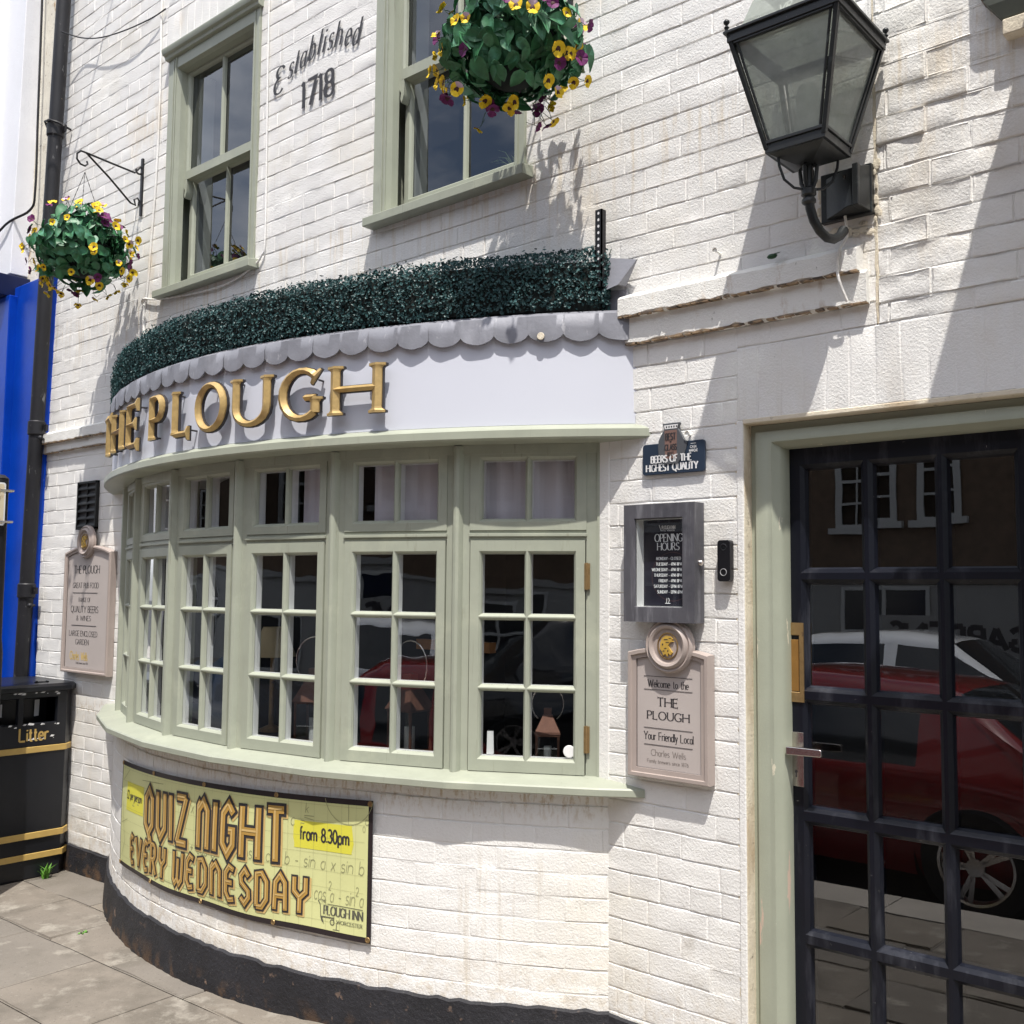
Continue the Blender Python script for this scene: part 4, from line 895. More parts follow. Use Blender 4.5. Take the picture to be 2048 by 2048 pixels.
def basket(center, seed, label, npl, bias):
    r = random.Random(seed); x, y, z = center
    t = thing('hanging_basket', label, 'hanging basket', center, 'hanging flower baskets on the pub wall')
    bowl = MB(); bowl.lathe([(.001, -.145), (.06, -.14), (.11, -.10), (.14, -.04), (.15, .02), (.14, .025), (.001, .02)], lambda a, b, h: (a, b, h), 20); bowl.build('basket_liner', HEDGEIN, t, smooth=50)
    fm = MB(); Rb = .225
    def leaf(p, n, s):
        n = Vector(n).normalized(); down = Vector((0, 0, -1)); tt = (down - n * n.dot(down)); tt = tt.normalized() if tt.length > .05 else n.orthogonal().normalized()
        tt = Matrix.Rotation(r.gauss(0, .8), 3, n) @ tt; b = n.cross(tt); p = Vector(p); rows_ = []
        prof = [(-.52, .0, 0), (-.52, .20, .08), (-.32, .38, .04), (-.02, .41, .0), (.30, .31, -.07), (.60, .15, -.18), (.80, .0, -.28)]
        vs = []
        for (l, w, h) in prof:
            cup = .24 * w * (1 + .5 * math.sin(l * 9))
            vs += [p + tt * l * s - b * w * s + n * (h + cup) * s, p + tt * l * s + n * (h - .06) * s, p + tt * l * s + b * w * s + n * (h + cup) * s]
        fm.add(vs, [f for i in range(len(prof) - 1) for f in ((3 * i, 3 * i + 1, 3 * i + 4, 3 * i + 3), (3 * i + 1, 3 * i + 2, 3 * i + 5, 3 * i + 4))])
    k = 0
    while k < npl:
        d = Vector((r.gauss(0, 1), r.gauss(0, 1), r.gauss(0, 1))).normalized()
        if d.z < -.88: continue
        rad = Rb * r.uniform(.62, 1.04) * (.86 + .36 * sn(d.x * 2.2 + 7 + seed, d.y * 2.2 + d.z * 2.6 + 9)) * (1.0 if d.z > -.3 else .95); p = Vector((d.x * rad, d.y * rad, d.z * rad * .93))
        n = (d + Vector((r.gauss(0, .35), r.gauss(0, .35), r.gauss(.15, .35)))).normalized(); leaf(p, n, r.uniform(.036, .068)); k += 1
    fm.build('foliage', LEAFG, t, smooth=70)
    stm = MB()
    kinds = ['yellow_flower'] * 46 + ['purple_flower'] * 30 + ['mixed_flower'] * 18
    for kd in kinds:
        while True:
            d = Vector((r.gauss(0, 1), r.gauss(0, 1), r.gauss(0, 1))).normalized()
            if d.z > -.97: break
        rad = Rb * r.uniform(1.04, 1.34); p = Vector((d.x * rad, d.y * rad, d.z * rad * .96 - .01))
        if kd not in FME:
            o = FLW[kd][0].build(kd, FLW[kd][1], t, smooth=60); FME[kd] = o.data
        else:
            o = bpy.data.objects.new(kd, FME[kd]); COL.objects.link(o); o.parent = t
        n = (d + Vector((.25, -.45, .10)) * bias + Vector((r.gauss(0, .4), r.gauss(0, .4), r.gauss(0, .3)))).normalized()
        o.location = p; o.rotation_euler = (n.to_track_quat('Z', 'Y').to_matrix() @ Matrix.Rotation(r.uniform(-.6, .6), 3, 'Z')).to_euler()
        sc = r.uniform(.75, 1.12); o.scale = (sc, sc, sc)
        stm.tube([p * .8, p * .92 + Vector((0, 0, r.uniform(-.01, .02))), p - n * .01], .0013, 5)
    stm.build('stalk', LEAFD, t)
    for a in (90, 210, 330):
        c = MB(); q0 = Vector((.17 * math.cos(R(a)), .17 * math.sin(R(a)), .03)); q1 = Vector((0, 0, .43)); nlk = 26
        for i in range(nlk):
            p0 = q0.lerp(q1, i / nlk); p1 = q0.lerp(q1, (i + 1) / nlk); c.tube([p0, p1], [.0011, .0022] if i % 2 else [.0022, .0011], 5)
        c.build('chain', IRON, t)
    return t
basket((-5.29, -.338, 3.455), 21, 'smaller looking flower basket hanging left of the left window', 640, .9)
basket((-2.235, -.335, 3.525), 34, 'large flower basket hanging at top in front of the second window', 700, .9)
def bracket(x, label):
    t = thing('basket_bracket', label, 'bracket', (x, 0, 3.76), 'iron brackets that hold the flower baskets')
    m = MB(); m.box(-.009, .009, -.012, -.001, -.02, .31); m.build('back_bar', IRON, t)
    m = MB()
    def spiral(cx, cy, r0, a0, a1, n=14, shrink=.55): return [(0, cx + r0 * (1 - shrink * i / n) * math.cos(R(a0 + (a1 - a0) * i / n)), cy + r0 * (1 - shrink * i / n) * math.sin(R(a0 + (a1 - a0) * i / n))) for i in range(n + 1)]
    m.tube([(0, p[1], p[2]) for p in spiral(-.03, .235, .028, 60, -200)[::-1]] + [(0, -.05, .215), (0, -.20, .225), (0, -.335, .235)] , .0055, 6)
    m.build('top_arm', IRON, t, smooth=60)
    m = MB(); m.tube(spiral(-.030, .045, .030, -300, -60, 16)[::-1][:1] + [(0, -.018, .06), (0, -.03, .075), (0, -.05, .06), (0, -.04, .03), (0, -.07, .035), (0, -.20, .14), (0, -.335, .235)], .0055, 6); m.build('brace', IRON, t, smooth=60)
    m = MB(); m.tube([(0, -.335, .235), (0, -.365, .236), (0, -.385, .215), (0, -.385, .185), (0, -.365, .163), (0, -.340, .160), (0, -.325, .175), (0, -.330, .19)], .0055, 6); m.build('hook', IRON, t, smooth=60)
    return t
bracket(-5.29, 'black scrolled iron bracket holding the left flower basket')
b2 = bracket(-2.235, 'iron bracket at the top edge holding the right flower basket'); b2.location.z = 3.83

# ---------------------------------------------------------------- wall lantern
LX, LY, LZ = -1.2226, -.205, 2.906
lt = thing('wall_lantern', 'black four sided wall lantern on a curved iron arm', 'lantern', (LX, LY, LZ))
hb_, ht_, H_ = .0835, .160, .333
def lerp(a, b, t): return a + (b - a) * t
CR = [(-1, -1), (1, -1), (1, 1), (-1, 1)]
m = MB()
for i in range(4):
    (ax, ay), (bx, by) = CR[i], CR[(i + 1) % 4]
    q = lambda t, s, o=0: ((lerp(ax, bx, s)) * (lerp(hb_, ht_, t) + o), (lerp(ay, by, s)) * (lerp(hb_, ht_, t) + o), t * H_)
    for e in (.0, ):
        m.tube([q(0, 0, .002), q(1, 0, .002)], .0085, 4)
        m.tube([q(0, .075, .001), q(1, .05, .001)], .0045, 4); m.tube([q(0, .925, .001), q(1, .95, .001)], .0045, 4)
    m.tube([q(.055, .03, .002), q(.055, .97, .002)], .0065, 4); m.tube([q(.93, .03, .002), q(.93, .97, .002)], .0075, 4)
m.box(-hb_ - .006, hb_ + .006, -hb_ - .006, hb_ + .006, -.012, .012)
m.loft([[(-hb_ * s, -hb_ * s, z), (hb_ * s, -hb_ * s, z), (hb_ * s, hb_ * s, z), (-hb_ * s, hb_ * s, z)] for s, z in ((1, -.010), (.9, -.016), (.32, -.040))])
for s, z0, z1, m_ in ((ht_ + .006, H_ - .022, H_ + .004, 0), (ht_ + .014, H_ + .002, H_ + .010, 0)):
    for k in range(4):
        (ax, ay), (bx, by) = CR[k], CR[(k + 1) % 4]
        m.loft([[(ax * s, ay * s, z0), (ax * s, ay * s, z1), (ax * (s - .03), ay * (s - .03), z1), (ax * (s - .03), ay * (s - .03), z0)], [(bx * s, by * s, z0), (bx * s, by * s, z1), (bx * (s - .03), by * (s - .03), z1), (bx * (s - .03), by * (s - .03), z0)]])
m.build('lantern_frame', LAMPBLK, lt, bevel=.0012)
for i in range(4):
    (ax, ay), (bx, by) = CR[i], CR[(i + 1) % 4]; g = MB()
    q = lambda t, s: ((lerp(ax, bx, s)) * (lerp(hb_, ht_, t) - .003), (lerp(ay, by, s)) * (lerp(hb_, ht_, t) - .003), t * H_)
    g.quad(q(.04, .06), q(.04, .94), q(.94, .96), q(.94, .04)); g.build('lantern_pane', GLASSL, lt)
m = MB(); rf = [(ht_ - .018, H_ + .008), (ht_ * .70, H_ + .105), (ht_ * .60, H_ + .135)]
m.loft([[(-s, -s, z), (s, -s, z), (s, s, z), (-s, s, z)] for s, z in rf]); ro = m.build('lantern_roof', glass('lantern_roof_glass', tint=(.85, .88, .84), boost=1.2, wav=.0004, haze=((.42, .45, .40), -.05, 1.15)), lt)
m = MB(); text(m, 'VR', lambda u, v, h: (u, -(ht_ - .030 - v * .48) - h, H_ + .016 + v), -.022, .012, .030, wt=.16, sx=.8, lift=.010); m.build('embossed_mark', CHIP, ro)
m = MB(); s = ht_ * .62
m.loft([[(-s * k, -s * k, H_ + z), (s * k, -s * k, H_ + z), (s * k, s * k, H_ + z), (-s * k, s * k, H_ + z)] for k, z in ((1.05, .135), (1.1, .145), (.9, .16), (.55, .19), (.5, .215), (.7, .225), (.2, .27))]); m.build('lantern_cap', LAMPBLK, lt)
for (ax, ay) in CR:
    m = MB(); p = (ax * (ht_ + .006), ay * (ht_ + .006)); m.lathe([(.006, H_ + .008), (.004, H_ + .016), (.008, H_ + .022), (.003, H_ + .028), (.009, H_ + .036), (.009, H_ + .041), (.001, H_ + .049)], lambda a, b, h: (p[0] + a, p[1] + b, h), 10); m.build('finial', LAMPBLK, lt, smooth=50)
m = MB(); m.lathe([(.001, .03), (.030, .03), (.033, .06), (.033, .16), (.026, .19), (.001, .20)], lambda a, b, h: (a, b, h), 16); m.build('lamp_glass', ROOFTIN, lt, smooth=40)
m = MB(); m.tube([(0, 0, -.035), (0, 0, -.13)], .013, 12); m.build('stem', LAMPBLK, lt, smooth=40)
for sx_, sy_ in ((1, .0), (-1, 0), (0, 1), (0, -1)):
    m = MB(); m.tube([(sx_ * .011, sy_ * .011, -.04), (sx_ * .026, sy_ * .026, -.05), (sx_ * .022, sy_ * .022, -.09), (sx_ * .010, sy_ * .010, -.115)], .006, 6); m.build('stem_rib', LAMPBLK, lt, smooth=40)
for sx_, sy_ in ((1, 1), (-1, -1)):
    m = MB(); m.tube([(sx_ * .062, sy_ * .062, -.016), (sx_ * .060, sy_ * .060, -.045), (sx_ * .050, sy_ * .050, -.085), (sx_ * .030, sy_ * .030, -.108), (sx_ * .008, sy_ * .008, -.112)], .0042, 6); m.build('ladder_bar', LAMPBLK, lt, smooth=40)
m = MB()
m.lathe([(.013, -.105), (.021, -.112), (.021, -.128), (.014, -.134), (.020, -.142), (.020, -.150), (.013, -.156)], lambda a, b, h: (a, b, h), 14); m.build('stem_collar', LAMPBLK, lt, smooth=40)
m = MB(); arm = [(0, 0, -.13), (.002, .003, -.165), (.008, .014, -.200), (.016, .036, -.226), (.024, .064, -.240), (.032, .095, -.238), (.038, .122, -.222), (.040, .145, -.200)]
m.tube(arm, [.013, .0135, .0135, .0135, .0135, .0135, .014, .016], 12); m.build('curved_arm', LAMPBLK, lt, smooth=50)
m = MB()                                                 # wedge backplate fixed to the wall
Z0, Z1 = -.085 - .02, .075
def bp(u, v, h): return (u - LX - 1.19, -LY - h, v + 2.83 - LZ)
m.prism([(-.078, -.075), (.078, -.075), (.078, .075), (-.078, .075)], bp, .0, .022)
m.add([bp(-.06, -.066, .022), bp(.074, -.070, .022), bp(.074, .068, .022), bp(-.06, .060, .022), bp(.030, -.066, .088), bp(.066, -.066, .088), bp(.066, .052, .075), bp(.030, .052, .075)],
      [(0, 4, 7, 3), (4, 5, 6, 7), (5, 1, 2, 6), (0, 1, 5, 4), (3, 7, 6, 2)])
m.box(.048, .066, .0, .094, -.068, .056, lambda a, b, c: bp(a, c, b))
m.build('backplate', LAMPBLK, lt, bevel=.003)
m = MB()
for v in (.03, -.045): m.lathe([(.0001, .0), (.006, 0), (.006, -.003)], lambda a, b, h: bp(.03 + a * .6 - .012, v + b, .075 + h * 2), 8)
m.build('bolt', STEEL, lt)
m = MB(); r2 = random.Random(8)
for k in range(26):
    x, z = -1.19 + r2.choice([-1, 1]) * r2.uniform(.078, .095), 2.83 + r2.uniform(-.10, .085); m.ball((x - LX, -LY - .004, z - LZ), r2.uniform(.004, .010), 6, sc=(1, .22, 1.6))
for k in range(14): m.ball((-1.19 + r2.uniform(-.07, .08) - LX, -LY - .004, 2.725 + r2.uniform(-.02, .01) - LZ), r2.uniform(.005, .010), 6, sc=(1.8, .22, 1))
m.build('old_mortar', CREAM, lt)

# stone hood of the next bay, top right: moulded left end in view, plus an added unseen shade slab
hd = thing('stone_hood', 'dark moulded stone hood at the top right corner', 'stone hood')
m = MB(); m.box(-.795, .9, -.052, .02, 3.262, 3.62); m.build('upper_moulding', PAVE, hd, bevel=.006)
m = MB(); m.loft([[(-.788, -.05, 3.258), (-.788, .02, 3.258), (-.745, .02, 3.198), (-.745, -.036, 3.198), (-.775, -.048, 3.24)], [(.9, -.05, 3.258), (.9, .02, 3.258), (.9, .02, 3.198), (.9, -.036, 3.198), (.9, -.048, 3.24)]]); m.build('cove', mat('grey_green_cove', (.10, .11, .09), .6, .2, 8), hd)
m = MB(); m.box(-.743, .9, -.040, .02, 3.150, 3.194); m.build('lower_moulding', CREAM, hd, bevel=.004)
m = MB(); m.box(-.625, .9, -.60, -.056, 3.10, 3.40); m.build('unseen_shade_slab', PAVE, hd, bevel=.006)  # slab added out of view to shade the wall above the door

# ---------------------------------------------------------------- vent
vt = thing('air_vent', 'black louvred air vent in the wall above the left sign', 'vent', (-5.763, 0, 2.12))
m = MB(); m.box(-.105, .105, -.006, .01, -.135, .135); m.build('vent_back', INK, vt)
m = MB()
for (a, b, c, d) in ((-.115, .115, .128, .140), (-.115, .115, -.140, -.128), (-.115, -.103, -.14, .14), (.103, .115, -.14, .14)): m.box(a, b, -.020, .0, c, d)
m.box(-.004, .004, -.017, 0, -.13, .13); m.build('vent_frame', VENTM, vt)
m = MB()
for k in range(6):
    z = -.128 + .0435 * k; m.add([(-.105, -.004, z + .024), (.105, -.004, z + .024), (.105, -.020, z + .002), (-.105, -.020, z + .002), (-.105, -.004, z + .030), (.105, -.004, z + .030), (.105, -.020, z + .008), (-.105, -.020, z + .008)], [(0, 1, 2, 3), (4, 7, 6, 5), (3, 2, 6, 7)])
m.build('louvres', VENTM, vt)

# ---------------------------------------------------------------- plaques
def arch(x0, x1, z0, zs, zc, n=10):
    xm = (x0 + x1) / 2; pts = [(x0, z0), (x1, z0), (x1, zs)]
    for i in range(1, n): t = i / n; x = x1 + (x0 - x1) * t; pts.append((x, zs + (zc - zs) * (1 - (2 * t - 1) ** 2)))
    return pts + [(x0, zs)]
def inset(p, d, c): return [(c[0] + (x - c[0]) * (1 - d / abs(W2)), c[1] + (y - c[1])) for (x, y), W2 in zip(p, [1] * len(p))]
def plaque(label, x0, x1, z0, zs, zc, rc, rr, tilt=0):
    t = thing('pub_plaque', label, 'sign'); f = wallf; c = ((x0 + x1) / 2, (z0 + zs) / 2)
    fr = .030; outer = arch(x0, x1, z0, zs, zc); i1 = arch(x0 + fr * .45, x1 - fr * .45, z0 + fr * .45, zs - fr * .40, zc - fr * .45); inner = arch(x0 + fr, x1 - fr, z0 + fr, zs - fr * .75, zc - fr * .95)
    m = MB(); rings = [[f(u, v, h) for u, v in p] for p, h in ((outer, .002), (outer, .036), ([(u * .98 + c[0] * .02, v * .985 + c[1] * .015) for u, v in outer], .043), (i1, .043), ([(u * .985 + c[0] * .015, v * .99 + c[1] * .01) for u, v in i1], .037), (inner, .036), (inner, .028))]
    m.loft(rings, cap=False); m.build('frame', TAUPE, t, smooth=30)
    m = MB(); m.sheet(inner, f, .0285); face = m.build('face', TAUPEP, t)
    m = MB(); n = len(inner); m.tube([f(u, v, .0295) for u, v in inner + inner[:1]], .0016, 4); m.build('dark_line', INK, t)
    m = MB(); L = lambda a, b, h: f(rc[0] + a, rc[1] + b, h)
    m.lathe([(rr * 1.14, .028), (rr * 1.14, .044), (rr * 1.05, .052), (rr * .96, .048), (rr * .92, .055), (rr * .84, .060), (rr * .74, .056), (rr * .70, .048), (.0001, .048)], L, 40)
    ro = m.build('roundel', TAUPE, t, smooth=35)
    ov = lambda a, b, h: f(rc[0] + a, rc[1] + b * 1.12, h)
    m = MB(); m.lathe([(rr * .50, .0485), (rr * .50, .051), (rr * .46, .052), (rr * .44, .0485)], ov, 36); m.build('oval_ring', BRASSY, ro, smooth=40)
    k = rr * .46; head = [(-.75, -.25), (-.72, .25), (-.5, .62), (-.1, .82), (.35, .76), (.62, .55), (.42, .52), (.66, .36), (.30, .30), (.10, .05), (.28, -.22), (.55, -.50), (.35, -.72), (.1, -.55), (.05, -.85), (-.2, -.62), (-.4, -.78), (-.5, -.5)]
    m = MB(); m.prism([(u * k, v * k) for u, v in head], ov, .0485, .054); m.build('gold_emblem', mat('emblem_gold', (.62, .40, .08), .4, .12, 60, metal=.3), ro)
    m = MB()
    for (a, b, w, h) in ((-.1, .5, .22, .05), (-.45, .1, .07, .10), (.05, .28, .18, .04), (-.15, -.2, .12, .05), (-.35, -.42, .10, .05), (.1, -.4, .06, .09), (.33, .62, .14, .03)):
        m.prism([((a - w) * k, (b - h) * k), ((a + w) * k, (b - h * .3) * k), ((a + w * .6) * k, (b + h) * k), ((a - w) * k, (b + h * .6) * k)], ov, .0538, .0545)
    m.build('emblem_detail', INK, ro)
    return t, f
t, f = plaque('taupe welcome plaque with gold emblem under the opening hours case', -1.955, -1.650, 1.045, 1.450, 1.470, (-1.793, 1.475), .078)
m = MB(); lf = .0290; tx = lambda s, x0, x1, y, h, **k: fit_text(m, s, f, x0, x1, y, h, lift=lf, **k)
tx('Welcome to the', -1.882, -1.729, 1.338, .024, wt=.13, thin=.06, serif=.09)
tx('THE', -1.845, -1.768, 1.277, .028, wt=.19, thin=.08, serif=.14, sx=.8)
tx('PLOUGH', -1.884, -1.727, 1.234, .026, wt=.19, thin=.08, serif=.14, sx=.8)
tx('Your Friendly Local', -1.897, -1.712, 1.168, .025, wt=.13, thin=.06, serif=.09)
for z in (1.373, 1.330, 1.206, 1.152): m.box(-1.897, -1.714, -.0298, -.0290, z - .0006, z + .0006)
m.build('lettering', INK, t)
m = MB(); tx('Charles Wells', -1.870, -1.740, 1.117, .020, wt=.10, thin=.06); tx('Family brewers since 1876', -1.885, -1.730, 1.094, .011, wt=.12, thin=.08, serif=.09); m.build('faded_lettering', mat('faded_ink', (.20, .17, .155), .5, .1), t)
t, f = plaque('tall narrow taupe pub plaque with long list beside the litter bin', -5.955, -5.415, 1.152, 1.845, 1.885, (-5.702, 1.905), .083)
m = MB(); tx = lambda s, x0, x1, y, h, **k: fit_text(m, s, f, x0, x1, y, h, lift=lf, wt=.15, thin=.07, serif=.10, **k)
tx('THE PLOUGH', -5.855, -5.555, 1.724, .044); tx('GREAT PUB FOOD', -5.862, -5.560, 1.640, .030); tx('RANGE OF', -5.785, -5.648, 1.560, .024)
tx('QUALITY BEERS', -5.875, -5.555, 1.500, .036); tx('& WINES', -5.805, -5.635, 1.453, .028); tx('LARGE ENCLOSED', -5.885, -5.555, 1.364, .030); tx('GARDEN', -5.805, -5.650, 1.316, .030)
for z in (1.612, 1.425): m.box(-5.86, -5.57, -.0300, -.0290, z - .0014, z + .0014)
m.build('lettering', INK, t)
m = MB(); text(m, 'Charles Wells', f, -5.865, 1.228, .046, wt=.17, lift=lf, sx=.62, gap=.10); m.build('gold_lettering', GOLDTXT, t)
m = MB(); fit_text(m, 'Family brewers since 1876', f, -5.79, -5.65, 1.205, .012, wt=.13, lift=lf); m.build('small_lettering', INK, t)

# navy beer plaque with a glass shaped top
t = thing('beer_plaque', 'navy plaque reading BEERS OF THE HIGHEST QUALITY under the fascia end', 'sign'); f = wallf
def rrect(x0, x1, z0, z1, r, n=5):
    return [p for cx, cy, a in ((x1 - r, z0 + r, -90), (x1 - r, z1 - r, 0), (x0 + r, z1 - r, 90), (x0 + r, z0 + r, 180)) for p in E_(cx, cy, r, r, a, a + 90, n)]
m = MB(); m.prism(rrect(-1.913, -1.675, 2.038, 2.142, .010), f, .003, .013); m.build('board', NAVYSIGN, t, bevel=.002)
m = MB(); body = [(-1.828, 2.070), (-1.775, 2.070)] + [(-1.748 + .010 * math.sin(x), 2.10 + .03 * x) for x in (0, .6, 1.2)] + [(-1.752, 2.150), (-1.760, 2.165), (-1.773, 2.186), (-1.766, 2.206), (-1.832, 2.206), (-1.826, 2.186), (-1.840, 2.165), (-1.848, 2.150), (-1.850, 2.13), (-1.848, 2.10)]
m.prism(body, f, .004, .016); m.build('glass_shape', mat('slate_grey_print', (.085, .09, .10), .4, .1), t, bevel=.001)
m = MB(); m.prism([(-1.822, 2.187), (-1.776, 2.187), (-1.772, 2.200), (-1.826, 2.200)], f, .0155, .0168); m.build('white_band', PRINTW, t)
m = MB(); tx = lambda s, x0, x1, y, h, l=.0175, **k: fit_text(m, s, f, x0, x1, y, h, lift=l, **k)
for k in range(5): m.sheet([(-1.818 + k * .0095 + a, 2.1905 + b) for a, b in ((0, 0), (.005, 0), (.005, .006), (0, .006))], f, .0172)
m.build('mark_row', INK, t)
m = MB(); m.sheet([(-1.822, 2.088), (-1.778, 2.088), (-1.776, 2.182), (-1.824, 2.182)], f, .0166); m.build('copper_panel', mat('faded_copper_print', (.20, .12, .10), .45, .12), t)
m = MB(); tx('BEST', -1.819, -1.781, 2.150, .022, wt=.22, thin=.10, serif=.11); tx('*', -1.804, -1.796, 2.140, .008, wt=.2); tx('GLASS', -1.822, -1.778, 2.116, .019, wt=.22, thin=.10, serif=.11); tx('BEST', -1.812, -1.788, 2.098, .011, wt=.2); m.build('dark_lettering', INK, t)
m = MB(); l2 = .0138; tx('BEERS OF THE', -1.876, -1.722, 2.077, .023, .0138 + .0030, wt=.24, thin=.10, serif=.13); tx('HIGHEST QUALITY', -1.897, -1.700, 2.049, .023, .0138, wt=.24, thin=.10, serif=.13)
tx('CASK', -1.728, -1.704, 2.117, .008, .0138, wt=.16); tx('MARQUE', -1.732, -1.700, 2.105, .008, .0138, wt=.16); m.sheet([(-1.726, 2.131), (-1.706, 2.131), (-1.706, 2.1325), (-1.726, 2.1325)], f, .0138)
m.build('white_lettering', PRINTW, t)

# opening hours case
t = thing('notice_case', 'weathered charcoal notice case showing white opening hours', 'notice case'); f = wallf
CX0, CX1, CZ0, CZ1 = -1.953, -1.684, 1.550, 1.936
m = MB(); lattice(m, lambda u, n, z: (u, -n, z), CX0, CX1, CZ0, CZ1, [(-1.910, -1.729)], [(1.600, 1.888)], .066, .056, .002, nb=.004)
co = m.build('case_frame', CASEM, t, bevel=.002)
m = MB(); m.quad(f(-1.908, 1.60, .056), f(-1.908, 1.60, .018), f(-1.908, 1.886, .018), f(-1.908, 1.886, .056)); m.quad(f(-1.731, 1.60, .056), f(-1.731, 1.886, .056), f(-1.731, 1.886, .018), f(-1.731, 1.60, .018)); m.quad(f(-1.908, 1.60, .056), f(-1.731, 1.60, .056), f(-1.731, 1.60, .018), f(-1.908, 1.60, .018)); m.quad(f(-1.908, 1.886, .056), f(-1.908, 1.886, .018), f(-1.731, 1.886, .018), f(-1.731, 1.886, .056))
m.quad(f(-1.92, 1.59, .0175), f(-1.72, 1.59, .0175), f(-1.72, 1.89, .0175), f(-1.92, 1.89, .0175)); m.build('case_lining', INWHITE, t)
m = MB(); m.box(-1.904, -1.733, -.0195, -.0180, 1.602, 1.886); po = m.build('poster', POSTER, t); f = lambda u, v, h: (u * 1.0098, -h, 1.65 + (v - 1.65) * 1.0098)
m = MB(); tx = lambda s, x0, x1, y, h, **k: fit_text(m, s, f, x0, x1, y, h, lift=.0200, **k)
tx('OPENING', -1.842, -1.738, 1.812, .025, wt=.14, thin=.06, serif=.09); tx('HOURS', -1.832, -1.750, 1.784, .024, wt=.14, thin=.06, serif=.09)
tx('PLOUGH INN', -1.815, -1.765, 1.852, .012, wt=.18, thin=.1); tx('WORCESTER', -1.795, -1.767, 1.846, .004, wt=.2)
m.tube([f(-1.825, 1.866, .0205), f(-1.818, 1.848, .0205), f(-1.80, 1.847, .0205)], .0010, 4)
for d_, hh, z in (('MONDAY', 'CLOSED', 1.752), ('TUESDAY', '4PM-11PM', 1.734), ('WEDNESDAY', '4PM-11PM', 1.716), ('THURSDAY', '4PM-11PM', 1.698), ('FRIDAY', '4PM-11PM', 1.680), ('SATURDAY', '12PM-11PM', 1.662), ('SUNDAY', '12PM-6PM', 1.644)):
    text(m, d_, f, -1.794, z, .0098, wt=.20, thin=.10, sx=.72, gap=.16, lift=.0200, align='r'); text(m, '-', f, -1.789, z, .010, wt=.22, sx=.6, lift=.0200); text(m, hh, f, -1.781, z, .0098, wt=.20, thin=.10, sx=.72, gap=.16, lift=.0200)
m.box(-1.821, -1.801, -.0204, -.0198, 1.6105, 1.6125); m.tube([f(-1.798, 1.613, .0202), f(-1.796, 1.629, .0202)], .0009, 4); m.tube([f(-1.790, 1.629, .0202), f(-1.787, 1.621, .0202), f(-1.791, 1.613, .0202)], .0009, 4)
m.build('white_lettering', PRINTW, po)
m = MB(); m.lathe([(.0780, .0), (.0792, .0)], lambda a, b, h: f(-1.775 + a if -1.775 + a < -1.713 else -1.713, 1.698 + b * 1.0, .0198), 60); m.build('thin_circle', mat('dull_red_print', (.10, .05, .05), .5, .1), po)
m = MB(); m.quad((-1.912, -.0555, 1.598), (-1.727, -.0555, 1.598), (-1.727, -.0555, 1.890), (-1.912, -.0555, 1.890)); m.build('case_glass', GLASSC, t)
m = MB(); m.lathe([(.0001, .012), (.006, .012), (.009, .009), (.010, .0)], lambda a, b, h: (-1.684 + h, -.034 + a, 1.742 + b), 14); m.build('lock', STEEL, t, smooth=40)

# doorbell
t = thing('doorbell', 'slim black video doorbell on the wall beside the notice case', 'doorbell', (-1.600, 0, 1.748)); 
def df(u, v, h): return (u, -h, v)
m = MB(); m.prism(rrect(-.0225, .0225, -.065, .065, .010), df, .004, .030); m.build('body', PLASTBLK, t, bevel=.002)
m = MB(); m.lathe([(.0001, .0312), (.006, .0318), (.011, .0306)], lambda a, b, h: df(a, .042 + b, h), 16); m.build('lens', GLASSC, t); 
m = MB(); m.lathe([(.0115, .0303), (.0115, .0318), (.0100, .0318), (.0098, .0303)], lambda a, b, h: df(a, -.036 + b, h), 20); m.build('button_ring', PRINTG, t, smooth=40)
m = MB(); m.lathe([(.0065, .0303), (.010, .0312), (.012, .0303)], lambda a, b, h: df(a, .042 + b, h), 16); m.build('lens_ring', IRON, t)

# painted date on the wall
t = thing('painted_inscription', 'black painted lettering Established 1718 between the two upper windows', 'inscription')
def we(u, v, h): return (u, -h - .004 * sn(u * 2.1, v * 2.3), v)
m = MB()
big = E_(.30, .78, .24, .22, 20, 255, 14) + E_(.30, .26, .30, .30, 95, 330, 16)[1:]
GL['\u20ac'] = (.55, [(big, '00')])
letter(m, '\u20ac', we, -4.062, 4.052, .128, .15, .06, 0, .95, .16, lift=.0056)
bx_, bz_ = (-3.95, -3.89, -3.778, -3.715, -3.597, -3.526, -3.43), (4.098, 4.112, 4.138, 4.142, 4.133, 4.110, 4.080)
for c, x in zip('stablished', (-3.952, -3.908, -3.862, -3.796, -3.727, -3.690, -3.655, -3.603, -3.535, -3.482)):
    letter(m, c, we, x, float(np.interp(x, bx_, bz_)), .116, .125, .045, 0, .70, .30, lift=.0056)
m.build('word', INK, t)
m = MB(); fit_text(m, '1718', we, -3.838, -3.604, 3.913, .127, wt=.18, thin=.09, serif=.10, lift=.0056); m.build('date', INK, t)

